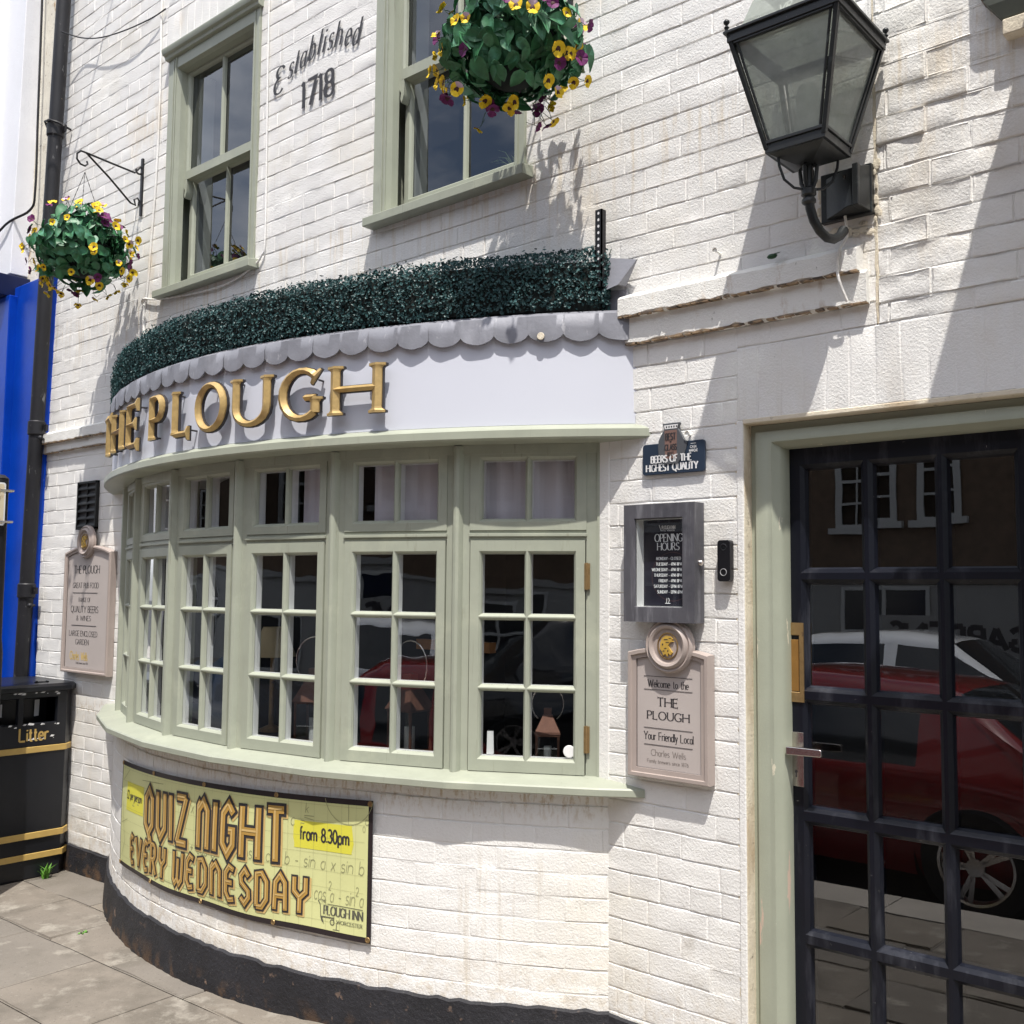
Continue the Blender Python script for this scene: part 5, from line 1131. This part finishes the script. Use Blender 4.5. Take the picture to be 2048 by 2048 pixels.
# ---------------------------------------------------------------- quiz banner on the bow base
bn = thing('quiz_banner', 'yellow quiz night banner with black border on the curved bow wall', 'banner')
BR = 2.898
_b = bowf(BR)
U0, U1, VB = -.838, .902, .485
def bz(u, v):
    t = (u - U0) / (U1 - U0); zb = .378 + .016 * t; zt_ = .847 + .046 * t
    zb += .006 * math.sin(t * math.pi * 3) ** 2; return zb + (zt_ - zb) * v / VB
def bnf(u, v, h): return _b(u, bz(u, v), h + .0055 * math.sin(u * 7) * math.sin(v * 6.5))
def gridsheet(mb, u0, u1, v0, v1, h, nu, nv, f=bnf):
    P = [f(u0 + (u1 - u0) * i / nu, v0 + (v1 - v0) * k / nv, h) for k in range(nv + 1) for i in range(nu + 1)]
    mb.add(P, [(k * (nu + 1) + i, k * (nu + 1) + i + 1, (k + 1) * (nu + 1) + i + 1, (k + 1) * (nu + 1) + i) for k in range(nv) for i in range(nu)])
m = MB(); gridsheet(m, U0, U1, 0, VB, .0, 120, 16); m.build('border', BANBLK, bn, smooth=60)
m = MB(); gridsheet(m, U0 + .016, U1 - .018, .020, VB - .020, .0012, 116, 16); m.build('sheet', BANNER, bn, smooth=60)
m = MB(); gridsheet(m, -.725, -.50, .27, .40, .0020, 6, 2); m.build('yellow_flash', BANYEL, bn, smooth=60)
m = MB(); gridsheet(m, .553, .815, .293, .392, .0020, 8, 2); m.sheet([(.548, .33), (.553, .31), (.553, .38), (.549, .37)], bnf, .0020); m.sheet([(.815, .30), (.823, .33), (.815, .385)], bnf, .0020)
m.build('yellow_flash', BANYEL, bn, smooth=60)
m = MB()
def pen(*pts, w=.0022): 
    q = resample(list(pts), .03); E = stroke_lr(q, w, w, '00', 0); m.add([bnf(p.x, p.y, .0024) for l_, r_, c_ in E for p in (r_, l_)], [(2 * i, 2 * i + 2, 2 * i + 3, 2 * i + 1) for i in range(len(E) - 1)])
kw = dict(wt=.055, lift=.0024, slant=.12, gap=.14)
fit_text(m, 'cos a cos b - sin a x sin b', bnf, .275, .868, .228, .046, **kw)
fit_text(m, 'cos a - sin a', bnf, .652, .868, .120, .048, **kw); text(m, '2', bnf, .718, .160, .030, sx=.7, wt=.07, lift=.0025); text(m, '2', bnf, .838, .155, .030, sx=.7, wt=.07, lift=.0025)
text(m, '2', bnf, .600, .12, .04, wt=.055, lift=.0025); text(m, 'k', bnf, .605, .422, .036, **kw); text(m, 'c =', bnf, .535, .372, .045, **kw); pen((.60, .412), (.645, .412)); pen((.60, .405), (.645, .398))
text(m, 'a + bx', bnf, -.45, .205, .05, **kw); text(m, '2 =', bnf, -.63, .30, .05, **kw); text(m, 'sin a + cos b', bnf, -.20, .195, .05, **kw); text(m, 'x', bnf, -.06, .35, .05, **kw)
pen(*E_(.80, .50, .105, .105, 190, 350, 14)); pen((.80, .395), (.80, .465)); text(m, 'o', bnf, .872, .40, .03, wt=.07, lift=.0024); text(m, '0', bnf, .862, .375, .02, wt=.08, lift=.0024)
pen((-.34, .045), (.245, .036)); pen((-.34, .045), (-.30, .07)); pen((-.30, .07), (-.30, .04)); pen((.0, .04), (.02, .10)); pen((.225, .036), (.235, .075)); pen((-.79, .40), (-.70, .455)); pen((-.79, .30), (-.74, .12)); pen((-.74, .12), (-.79, .05)); pen((-.80, .20), (-.70, .23)); pen((-.52, .43), (-.30, .44))
for u in np.arange(-.78, .88, .062): m.sheet([(u, .021), (u + .0006, .021), (u + .0006, VB - .021), (u, VB - .021)], bnf, .0016)
for v in np.arange(.05, .46, .058): pen((-.81, v), (.87, v), w=.0006)
m.build('maths_scribble', INKG, bn)
def quiz(s, u0, u1, v, h, tilt, wt):
    s = ''.join({'N': '\u00f1', 'U': '\u00fc', 'Q': '\u00f6', 'G': '\u00e7', 'A': '\u00e0', 'E': '\u00e8', 'D': '\u00f0', 'S': '\u00df', 'Y': '\u00fd', 'W': '\u00fe'}.get(c, c) for c in s)
    g = lambda u, vv, hh: bnf(u, vv + (u - u0) * tilt, hh)
    for nm, m_, dw, du, dv, l, e in (('drop_shade', BANTAN, .115, .007, -.006, .0030, .06), ('dark_outline', INK, .105, 0, 0, .0044, .055), ('brown_fill', BANBRN, -.005, 0, 0, .0060, .0), ('pale_edge', BANTAN, -.115, -.0042 * h / .19, .0030, .0074, -.03)):
        mb = MB(); fit_text(mb, s, lambda u, vv, hh: g(u + du, vv + dv, hh), u0, u1, v, h, wt=wt + dw, lift=l, sx=.62, gap=.27, ext=e, step=.03); mb.build(nm, m_, bn)
quiz('QUIZ', -.462, -.090, .212, .187, .018, .155); quiz('NIGHT', .005, .505, .222, .190, .022, .155)
quiz('EVERY', -.632, -.265, .046, .122, .014, .155); quiz('WEDNESDAY', -.185, .615, .051, .126, .014, .155)
m = MB(); fit_text(m, 'from 8.30pm', bnf, .580, .802, .324, .046, wt=.16, lift=.0026); m.build('time_lettering', INK, bn); m = MB(); fit_text(m, '\u00a32 per person', bnf, -.715, -.52, .325, .036, wt=.14, lift=.0026); m.build('price_lettering', INK, bn)
m = MB(); fit_text(m, 'PLOUGH INN', bnf, .700, .868, .074, .030, wt=.22, thin=.06, serif=.12, lift=.0026); fit_text(m, 'WORCESTER', bnf, .757, .868, .049, .012, wt=.18, thin=.08, serif=.1, lift=.0026); fit_text(m, 'THE', bnf, .686, .708, .113, .009, wt=.14, lift=.0026)
m.sheet([(.715, .109), (.868, .109), (.868, .111), (.715, .111)], bnf, .0026); m.sheet([(.688, .062), (.745, .064), (.745, .067), (.688, .066)], bnf, .0028)
pen((.672, .118), (.682, .105), (.686, .066), (.690, .055), w=.0032); m.sheet([(.684, .066), (.694, .062), (.702, .040), (.690, .050)], bnf, .0028); pen(*E_(.738, .050, .009, .009, 0, 360, 12), w=.003); pen((.745, .07), (.745, .05), w=.003); pen((.757, .05), (.757, .026), w=.003); pen((.742, .026), (.770, .027), w=.002)
m.build('pub_mark', mat('faded_black_print', (.10, .10, .075), .5, .2, 60), bn)
gr = None
for u, v in [(U0 + .012, .012), (-.40, .010), (.03, .010), (.46, .010), (U1 - .012, .012), (U0 + .012, VB - .012), (-.40, VB - .010), (.03, VB - .010), (.46, VB - .010), (U1 - .012, VB - .012)]:
    mb = MB(); mb.lathe([(.004, .0015), (.005, .004), (.009, .004), (.0105, .0014)], lambda a, b, h: bnf(u + a, v + b, h), 14); mb.lathe([(.0001, .0035), (.0042, .003)], lambda a, b, h: bnf(u + a, v + b, h), 8); mb.build('eyelet', BRASSY, bn, smooth=40)

# ---------------------------------------------------------------- litter bin
bi = thing('litter_bin', 'black litter bin with gold bands and gold Litter lettering', 'litter bin', (-5.80, -.34, 0))
def octo(x0, x1, y0, y1, c): return [(x0 + c, y0), (x1 - c, y0), (x1, y0 + c), (x1, y1 - c), (x1 - c, y1), (x0 + c, y1), (x0, y1 - c), (x0, y0 + c)]
BX0, BX1, BY0, BY1 = -.56, 0, -.32, .352
def bring(z, o=0, c=.05): return [(x, y, z) for x, y in octo(BX0 - o, BX1 + o, BY0 - o, BY1 + o - .03, c)]
g0 = -.03
m = MB(); m.loft([bring(g0, -.012), bring(.03, -.012), bring(.035, -.004), bring(.70, 0), bring(.76, .0)], cap=True); m.build('body', BINBLK, bi, bevel=.004)
m = MB()
hw = lambda u, n, z: (BX1 + n, u, z)
lattice(m, hw, BY0 + .05, BY1 - .08, .76, 1.062, [(-.245, -.005), (.035, .215)], [(.885, 1.02)], 0, -.02, .006, nb=-.03)
m.loft([[(x, y, .76) for x, y in octo(BX0, BX1, BY0, BY1 - .03, .05)][4:] + [(BX1 - .0, BY0 + .05, .76)], [(x, y, 1.062) for x, y in octo(BX0, BX1, BY0, BY1 - .03, .05)][4:] + [(BX1 - .0, BY0 + .05, 1.062)]], closed=False)
m.quad((BX1, BY1 - .08, .76), (BX1, BY1 - .08, 1.062), (BX1 - .05, BY1 - .03, 1.062), (BX1 - .05, BY1 - .03, .76)); m.quad((BX1, BY0 + .05, .76), (BX1, BY0 + .05, 1.062), (BX1 - .05, BY0, 1.062), (BX1 - .05, BY0, .76))
m.build('hood', BINBLK, bi, bevel=.003)
m = MB(); m.box(-.16, -.155, -.26, .23, .80, 1.06); m.build('inner_liner', PLASTBLK, bi)
m = MB(); m.loft([bring(1.058, .012, .055), bring(1.062, .022, .058), bring(1.086, .022, .058), bring(1.100, .006, .05)], cap=True); m.build('lid', BINBLK, bi, bevel=.004)
for z0_, z1_ in ((.722, .756), (.250, .286), (.138, .172)):
    m = MB(); m.loft([bring(z0_, .0015 - .004 * (z0_ < .3)), bring(z0_ + .002, .006), bring(z1_ - .002, .006), bring(z1_, .0015)], cap=False); m.build('band', BINGOLD, bi)
hx = lambda u, v, h: (BX1 + h, u, v)
m = MB(); text(m, 'Litter', hx, .092, .790, .070, wt=.15, lift=.002, sx=.82, gap=.14, align='c'); m.build('lettering', BINGOLD, bi)
m = MB(); m.sheet([(.155, .905), (.182, .907), (.184, 1.000), (.157, .998)], hx, -.148); m.build('lit_wall_patch', CHIP, bi); m = MB(); m.sheet([(-.06, .912), (-.025, .914), (-.025, .985), (-.06, .983)], hx, -.148); m.build('lit_wall_patch', CHIP, bi)  # white sheets stand in for the sunlit wall seen through the openings
m = MB(); r2 = random.Random(3)
for k in range(26):
    u, z = r2.choice([r2.uniform(-.25, .24), r2.uniform(.0, .22)]), r2.choice([.878, 1.04, .872, 1.052, .80]) + r2.uniform(-.008, .008); s = r2.uniform(.003, .011)
    m = MB(); m.sheet([(u - s * r2.uniform(.8, 2.2), z - s * .4), (u + s * .5, z - s * .5), (u + s * r2.uniform(.7, 1.8), z + s * .3), (u - s * .3, z + s * .6)], hx, .0016); m.build('paint_chip', CHIP, bi)
m = MB(); m.ball((-.10, .14, 1.105), .012, 8, sc=(1, .7, .6)); m.ball((-.10, .20, 1.105), .012, 8, sc=(1, .7, .6)); m.tube([(-.10, .13, 1.102), (-.10, .21, 1.102)], .004, 6); m.build('lid_catch', BINBLK, bi, smooth=60)

# weeds at the foot of the bin and by the bow
def weed(label, x, y, n, hgt, seed):
    r = random.Random(seed); mb = MB(); z = gz(x, y) - .004
    for k in range(n):
        a = r.uniform(0, 6.28); l = hgt * r.uniform(.45, 1); w = r.uniform(.003, .007); b = r.uniform(.2, .7); p0 = Vector((x + r.uniform(-.012, .012), y + r.uniform(-.02, .02), z)); d = Vector((math.cos(a), math.sin(a), 0)); s = d.cross(Vector((0, 0, 1)))
        pts = [p0 + d * l * b * t * t + Vector((0, 0, l * t * (1 - .25 * b * t))) for t in (0, .33, .66, 1)]
        mb.add([p + s * w * q for p, q_ in zip(pts, (.6, 1, .8, .05)) for q in (-q_, q_)], [(0, 1, 3, 2), (2, 3, 5, 4), (4, 5, 7, 6)])
    return tag(mb.build('weed', mat('weed_leaf', (.10, .26, .03), .6, .3, 40), smooth=60), label, 'weed', 'weeds growing in the paving joints')
weed('bright green weed growing at the foot of the litter bin', -5.765, -.165, 26, .095, 5)
weed('flat tuft of weed in a paving joint near the bow', -4.66, -.50, 22, .022, 6)

# sign post cut by the left edge
sp = thing('sign_post', 'dark grey post carrying a small cream notice at the left edge', 'sign post', (-5.60, -.585, 0))
m = MB(); m.tube([(0, 0, -.1), (0, 0, 1.30), (0, 0, 1.34), (0, 0, 1.37), (0, 0, 2.21)], [.058, .058, .054, .05, .05], 20); m.lathe([(.05, 2.21), (.052, 2.216), (.03, 2.235), (.0001, 2.24)], lambda a, b, h: (a, b, h), 20); m.build('post', PIPE, sp, smooth=35)
m = MB(); sgf = lambda u, v, h: (.062 + h, u, v); m.prism(rrect(-.36, .012, 1.965, 2.190, .012), sgf, 0, .004); m.build('notice_rim', CHIP, sp)
m = MB(); m.prism(rrect(-.352, .004, 1.973, 2.182, .009), sgf, .0042, .0052); m.build('notice_face', mat('cream_notice', (.62, .53, .37), .45, .06, 14, layers=[((.45, .33, .20), 30, .55, .7, (1, .6, 1), None)]), sp)
m = MB()
for v in (2.135, 2.095, 2.055, 2.012):
    u = -.33
    while u < -.02:
        w = rnd.uniform(.008, .022); m.sheet([(u, v), (u + w, v), (u + w, v + .022), (u, v + .022)], sgf, .0058); u += w + rnd.uniform(.004, .012)
m.build('faded_print', mat('faded_brown_print', (.32, .22, .13), .6, .3, 60), sp)
for z in (2.150, 1.985): m = MB(); m.tube([(.064, -.015, z), (.066, .052, z), (.02, .062, z), (-.04, .045, z)], .0065, 6); m.build('clip', STEEL, sp, smooth=40)

# ---------------------------------------------------------------- things seen through the bow windows
def copper(label, th, r, s, seed):
    p = bow(th, r, 1.0165); t = thing('copper_lantern', label, 'lantern', p, 'copper lanterns on the window board'); t.rotation_euler = (0, 0, R(th + seed))
    m = MB(); w = .05 * s; h = .15 * s
    for ax, ay in CR: m.box(ax * w - .004, ax * w + .004, ay * w - .004, ay * w + .004, 0, h)
    m.box(-w - .006, w + .006, -w - .006, w + .006, 0, .012); m.box(-w - .006, w + .006, -w - .006, w + .006, h - .008, h + .002)
    m.build('body', COPPER, t)
    m = MB(); m.loft([[(ax * w * k, ay * w * k, z) for ax, ay in CR] for k, z in ((1.2, h), (1.14, h + .008), (.42, h + .085 * s))]); m.box(-.018 * s, .018 * s, -.018 * s, .018 * s, h + .085 * s, h + .115 * s); m.build('roof', COPPER, t)
    m = MB(); m.tube([(.075 * s * math.cos(R(a)), 0, h + .16 * s + .085 * s * math.sin(R(a)) - .02) for a in range(-55, 236, 16)], .003, 6); m.build('ring_handle', STEEL, t)
    m = MB()
    for k in range(4):
        (ax, ay), (bx, by) = CR[k], CR[(k + 1) % 4]; m.quad((ax * w, ay * w, .012), (bx * w, by * w, .012), (bx * w, by * w, h - .01), (ax * w, ay * w, h - .01))
    m.build('pane', GLASSP, t)
    m = MB(); m.tube([(0, 0, .012), (0, 0, .09 * s)], .018 * s, 12); m.build('candle', PRINTW, t)
copper('small copper lantern behind the lowest right pane of the rightmost casement', 29.9, 2.68, .78, 8)
copper('copper lantern with a tall ring handle in the second casement from the right', 17.4, 2.60, 1.15, -14)
copper('copper lantern standing in the middle casement of the bow', 6.6, 2.58, 1.15, 20)
p = bow(-2.6, 2.48, 1.0165); t = thing('table_lamp', 'table lamp with a cream shade behind the bow glass', 'lamp', p)
m = MB(); m.lathe([(.001, 0), (.05, 0), (.05, .012), (.012, .03), (.010, .36)], lambda a, b, h: (a, b, h), 16); m.build('lamp_base', BRASSY, t, smooth=40)
m = MB(); m.lathe([(.105, .33), (.045, .46), (.043, .46), (.103, .33)], lambda a, b, h: (a, b, h), 24); m.build('lamp_shade', mat('cream_shade', (.62, .50, .30), .8, .05), t, smooth=50)
f, w = panelf(VA[0], VA[1])
m = MB(); m.lathe([(.0001, .0012), (.0195, .0012), (.0215, .0)], lambda a, b, h: f(.148 + a, -.0150 + h, 1.094 + b), 28); o = m.build('round_sticker', PRINTW); tag(o, 'round white sticker in the bottom corner of the rightmost bow pane', 'sticker')
m = MB(); m.sheet([(-.150, 1.07), (-.128, 1.07), (-.130, 1.150), (-.148, 1.152)], lambda u, v, h: f(u, h, v), -.030); m.add([f(-.150, -.030, 1.07), f(-.128, -.05, 1.07), f(-.130, -.05, 1.15), f(-.148, -.030, 1.152)], [(0, 1, 2, 3)])
o = m.build('folded_card', PRINTW); tag(o, 'small folded white card behind the lowest left pane of the rightmost casement', 'card')
m = MB(); p = Vector(bow(20.6, 2.50, 1.05)); m.box(p.x - .018, p.x + .018, p.y - .018, p.y + .018, .10, 1.45); m.box(p.x - .2, p.x + .2, p.y - .018, p.y + .018, 1.41, 1.45); o = m.build('chair_back', mat('oiled_oak', (.30, .13, .04), .4, .2, 8)); tag(o, 'tall wooden chair back behind the second casement from the right', 'chair')
t = thing('wall_light', 'tiny glowing orange wall light inside behind the rightmost casement', 'lamp', (-2.78, 1.6, 1.93))
em = bpy.data.materials.new('lamp_glow'); em.use_nodes = True; em.node_tree.nodes['Principled BSDF'].inputs['Emission Color'].default_value = (1, .45, .15, 1); em.node_tree.nodes['Principled BSDF'].inputs['Emission Strength'].default_value = 2.0
m = MB(); m.lathe([(.02, -.03), (.03, .0), (.035, .05)], lambda a, b, h: (a, b, h), 14); m.build('shade', em, t); m = MB(); m.tube([(0, 0, -.03), (0, .05, -.08), (0, .1, -.08)], .006, 6); m.build('arm', BRASSY, t)
t = thing('house_plant', 'pale leafy house plant standing inside the right upper window', 'plant', (-2.66, .19, 3.27))
m = MB(); m.lathe([(.001, 0), (.045, 0), (.06, .08), (.055, .08), (.001, .07)], lambda a, b, h: (a, b, h), 16); m.build('pot', CREAM, t)
m = MB(); r2 = random.Random(9)
for k in range(34):
    a = r2.uniform(0, 6.28); l = r2.uniform(.10, .22); d = Vector((math.cos(a), math.sin(a) * .5, 0)); s = d.cross(Vector((0, 0, 1))); w = r2.uniform(.005, .012)
    pts = [d * l * .7 * t_ + Vector((0, 0, .07 + l * .9 * t_ * (1.25 - .75 * t_))) for t_ in (0, .3, .6, 1)]
    m.add([p + s * w * q for p, q_ in zip(pts, (.6, 1, .8, .05)) for q in (-q_, q_)], [(0, 1, 3, 2), (2, 3, 5, 4), (4, 5, 7, 6)])
m.build('leaves', mat('pale_leaf', (.42, .50, .30), .5, .2, 30), t, smooth=60)

# ================================================================ ACROSS THE STREET (seen reflected in the glass)
ob = thing('opposite_building', 'brick and render terrace across the street, seen only reflected in the glass', 'building', (0, -12, 0))
m = MB(); m.box(-40, 30, -6, .0, -.4, 1.95); m.build('rendered_ground_floor', RENDO, ob)
m = MB(); m.box(-40, 30, -6, -.03, 1.95, 8.6); m.build('brick_upper_wall', BRICKO, ob)
m = MB(); m.box(-40, 30, -.02, .06, 1.90, 2.0); m.box(-40, 30, -.03, .12, 8.3, 8.65); m.build('band_course', RENDO, ob)
OW = mat('opposite_white_frame', (.46, .46, .44), .5, .03)
of = lambda u, n, z: (u, n, z)
for k in range(22):
    x = -30.2 + 3.4 * (k // 2) + 1.16 * (k % 2)
    for (za, zb_) in ((2.75, 4.25), (5.4, 6.9)):
        m = MB(); lattice(m, lambda u, n, z: (-u, n, z), -x - .86, -x, za, zb_, [(-x - .76, -x - .55), (-x - .52, -x - .34), (-x - .31, -x - .10)], [(za + .06, za + .36), (za + .40, za + .70), (za + .75, za + 1.06), (za + 1.10, zb_ - .06)], .02, -.01, .004); m.box(x - .1, x + .96, -.02, .09, za - .10, za); wo = m.build('sash_window', OW, ob)
        m = MB(); m.quad((x, .003, za), (x + .86, .003, za), (x + .86, .003, zb_), (x, .003, zb_)); m.build('pane', GLASSU, wo)
    if k % 2: continue
    m = MB(); lattice(m, lambda u, n, z: (-u, n, z), -x - 1.3, -x, .2, 1.8, [(-x - 1.24, -x - .68), (-x - .62, -x - .06)], [(.26, 1.1), (1.16, 1.74)], .03, .012, .006); wo = m.build('shop_window', OW, ob)
    m = MB(); m.quad((x, .012, .2), (x + 1.3, .012, .2), (x + 1.3, .012, 1.8), (x, .012, 1.8)); m.build('pane', mat('dark_glazing', (.02, .022, .026), .12, .1), wo)
m = MB(); m.box(-5.9, -2.4, .012, .035, .85, 1.38); m.build('sign_board', RENDO, ob)
m = MB(); fit_text(m, 'THE GARDENS', lambda u, v, h: (-u, .037 + h, v), 2.75, 5.65, .975, .29, wt=.27, lift=.001); m.build('sign_lettering', INK, ob)

def car(label, loc, rz, L, Wd, H, colr, seed, van=False):
    t = thing('parked_car', label, 'car', loc, 'cars parked along the street'); t.rotation_euler = (0, 0, rz)
    pm = mat('car_paint_%d' % seed, colr, .18, .04, 5, coat=1.0); gm_ = mat('car_glass', (.012, .016, .020), .05, .1, spec=.8)
    hw_ = Wd / 2
    stn = [(-.500, .46, .62, .62, .80), (-.495, .30, .74, .74, .90), (-.45, .22, .80, .86, .96), (-.40, .20, .84, .98, .97), (-.28, .20, .88, 1.38, 1.0), (-.24, .20, .88, 1.42, 1.0), (-.05, .20, .88, 1.46, 1.0), (-.02, .20, .88, 1.46, 1.0), (.08, .20, .88, 1.42, 1.0), (.10, .20, .88, 1.40, 1.0), (.24, .20, .87, .98, 1.0), (.27, .20, .86, .95, 1.0), (.40, .20, .80, .85, .98), (.47, .24, .70, .74, .93), (.495, .34, .60, .62, .84), (.50, .46, .56, .56, .76)]
    if van: stn = [(-.5, .45, .9, 1.2, .95), (-.49, .25, .95, 1.44, .98), (-.44, .2, .95, 1.46, 1)] + [s for s in stn if s[0] >= -.24]
    k = H / 1.46; rings = []
    for (x, zb, zl, zt_, wf) in stn:
        w = hw_ * wf; r_ = max(.55, 1 - (zt_ - zl) * .52); zb, zl, zt_ = zb * k, zl * k, zt_ * k
        half = [(0, zb), (w * .90, zb), (w * .98, zb + (zl - zb) * .25), (w, zb + (zl - zb) * .6), (w * .985, zl - .03), (w * .95, zl), (w * (.95 * .25 + r_ * .75), zt_ - (zt_ - zl) * .22), (w * r_ * .90, zt_ - .02 * k), (w * r_ * .5, zt_), (0, zt_ + .004)]
        rings.append([(x * L, -y, z) for y, z in half] + [(x * L, y, z) for y, z in half[-2:0:-1]])
    body = MB(); n = len(rings[0]); ng = {5, 11}; vs = [p for q in rings for p in q]
    for i in range(len(rings) - 1):
        for j in range(n):
            j2 = (j + 1) % n; x0, x1 = stn[i][0], stn[i + 1][0]
            side = j in (5, 12); top_ = j in (6, 7, 8, 9, 10, 11)
            g_ = 0
            if side and -.27 <= (x0 + x1) / 2 <= .24 and x1 - x0 > .05: g_ = 1
            if top_ and j in (7, 8, 9, 10) and (abs((x0 + x1) / 2 - .17) < .02 or abs((x0 + x1) / 2 + .34) < .02): g_ = 1
            body.f.append((i * n + j, i * n + j2, (i + 1) * n + j2, (i + 1) * n + j)); body.mi.append(g_)
    body.v = vs; body.f.append(tuple(range(n))); body.mi.append(0); body.f.append(tuple((len(rings) - 1) * n + q for q in range(n))); body.mi.append(0)
    bo = body.build('body', [pm, gm_], t, smooth=48)
    for sx_ in (-.31, .31):
        for sy in (-1, 1):
            cx, cy = sx_ * L, sy * (hw_ - .085); wf = lambda a, b, h: (cx + a, cy + h * sy, .32 + b)
            m = MB(); m.lathe([(.20, .10), (.30, .105), (.32, .07), (.32, -.07), (.30, -.1), (.2, -.1)], wf, 32); wo = m.build('wheel', mat('tyre_rubber', (.012, .012, .012), .8, .1), t, smooth=40)
            m = MB(); m.lathe([(.20, .10), (.215, .104), (.215, .085), (.19, .05)], wf, 32)
            for s_ in range(5):
                a = R(72 * s_)
                for o_ in (-.12, .12):
                    c1, s1 = math.cos(a + o_ * 1.2), math.sin(a + o_ * 1.2); c0, s0 = math.cos(a + o_ * .4), math.sin(a + o_ * .4); px, py = -math.sin(a), math.cos(a)
                    m.add([wf(.04 * c0 - .014 * px, .04 * s0 - .014 * py, .095), wf(.04 * c0 + .014 * px, .04 * s0 + .014 * py, .095), wf(.205 * c1 + .016 * px, .205 * s1 + .016 * py, .088), wf(.205 * c1 - .016 * px, .205 * s1 - .016 * py, .088)], [(0, 1, 2, 3)])
            m.lathe([(.0001, .1), (.05, .098), (.055, .085)], wf, 16); m.build('rim', STEEL, wo, smooth=40)
            m = MB(); m.lathe([(.36, .068), (.36, -.12), (.0001, -.12)], wf, 28); m.build('wheel_arch', PLASTBLK, t)
    for sy in (-1, 1):
        m = MB(); m.ball((.19 * L, sy * (hw_ + .08), .98 * k), .10, 10, sc=(.7, 1, .75)); m.tube([(.19 * L, sy * hw_ * .9, .92 * k), (.19 * L, sy * (hw_ + .05), .95 * k)], .02, 6); m.build('wing_mirror', pm, t, smooth=60)
        m = MB(); m.ball((.465 * L, sy * hw_ * .66, .64 * k), .13, 10, sc=(.5, 1, .55)); m.build('headlight', PRINTG, t, smooth=60)
        m = MB(); m.ball((-.475 * L, sy * hw_ * .72, .78 * k), .11, 10, sc=(.4, 1, .7)); m.build('tail_light', mat('tail_lamp_red', (.25, .01, .01), .2, .1), t, smooth=60)
    return t
car('dark red car parked at the near kerb, reflected in the door glass', (-3.20, -3.92, -.20), math.pi, 4.25, 1.78, 1.36, (.20, .012, .014), 1)
car('pale silver car across the road, reflected in the upper door panes', (-3.9, -8.4, -.22), 0, 4.5, 1.80, 1.50, (.78, .80, .82), 2)
car('black car parked across the road, reflected in the bow glass', (1.6, -8.4, -.2), 0, 4.4, 1.80, 1.46, (.012, .013, .016), 3)
car('glossy black car parked at the near kerb behind the red car', (3.0, -3.95, -.16), math.pi, 4.4, 1.80, 1.5, (.010, .011, .014), 4)
car('charcoal car parked at the near kerb ahead of the red car', (-8.2, -3.95, -.22), math.pi, 4.4, 1.80, 1.5, (.03, .034, .042), 5)
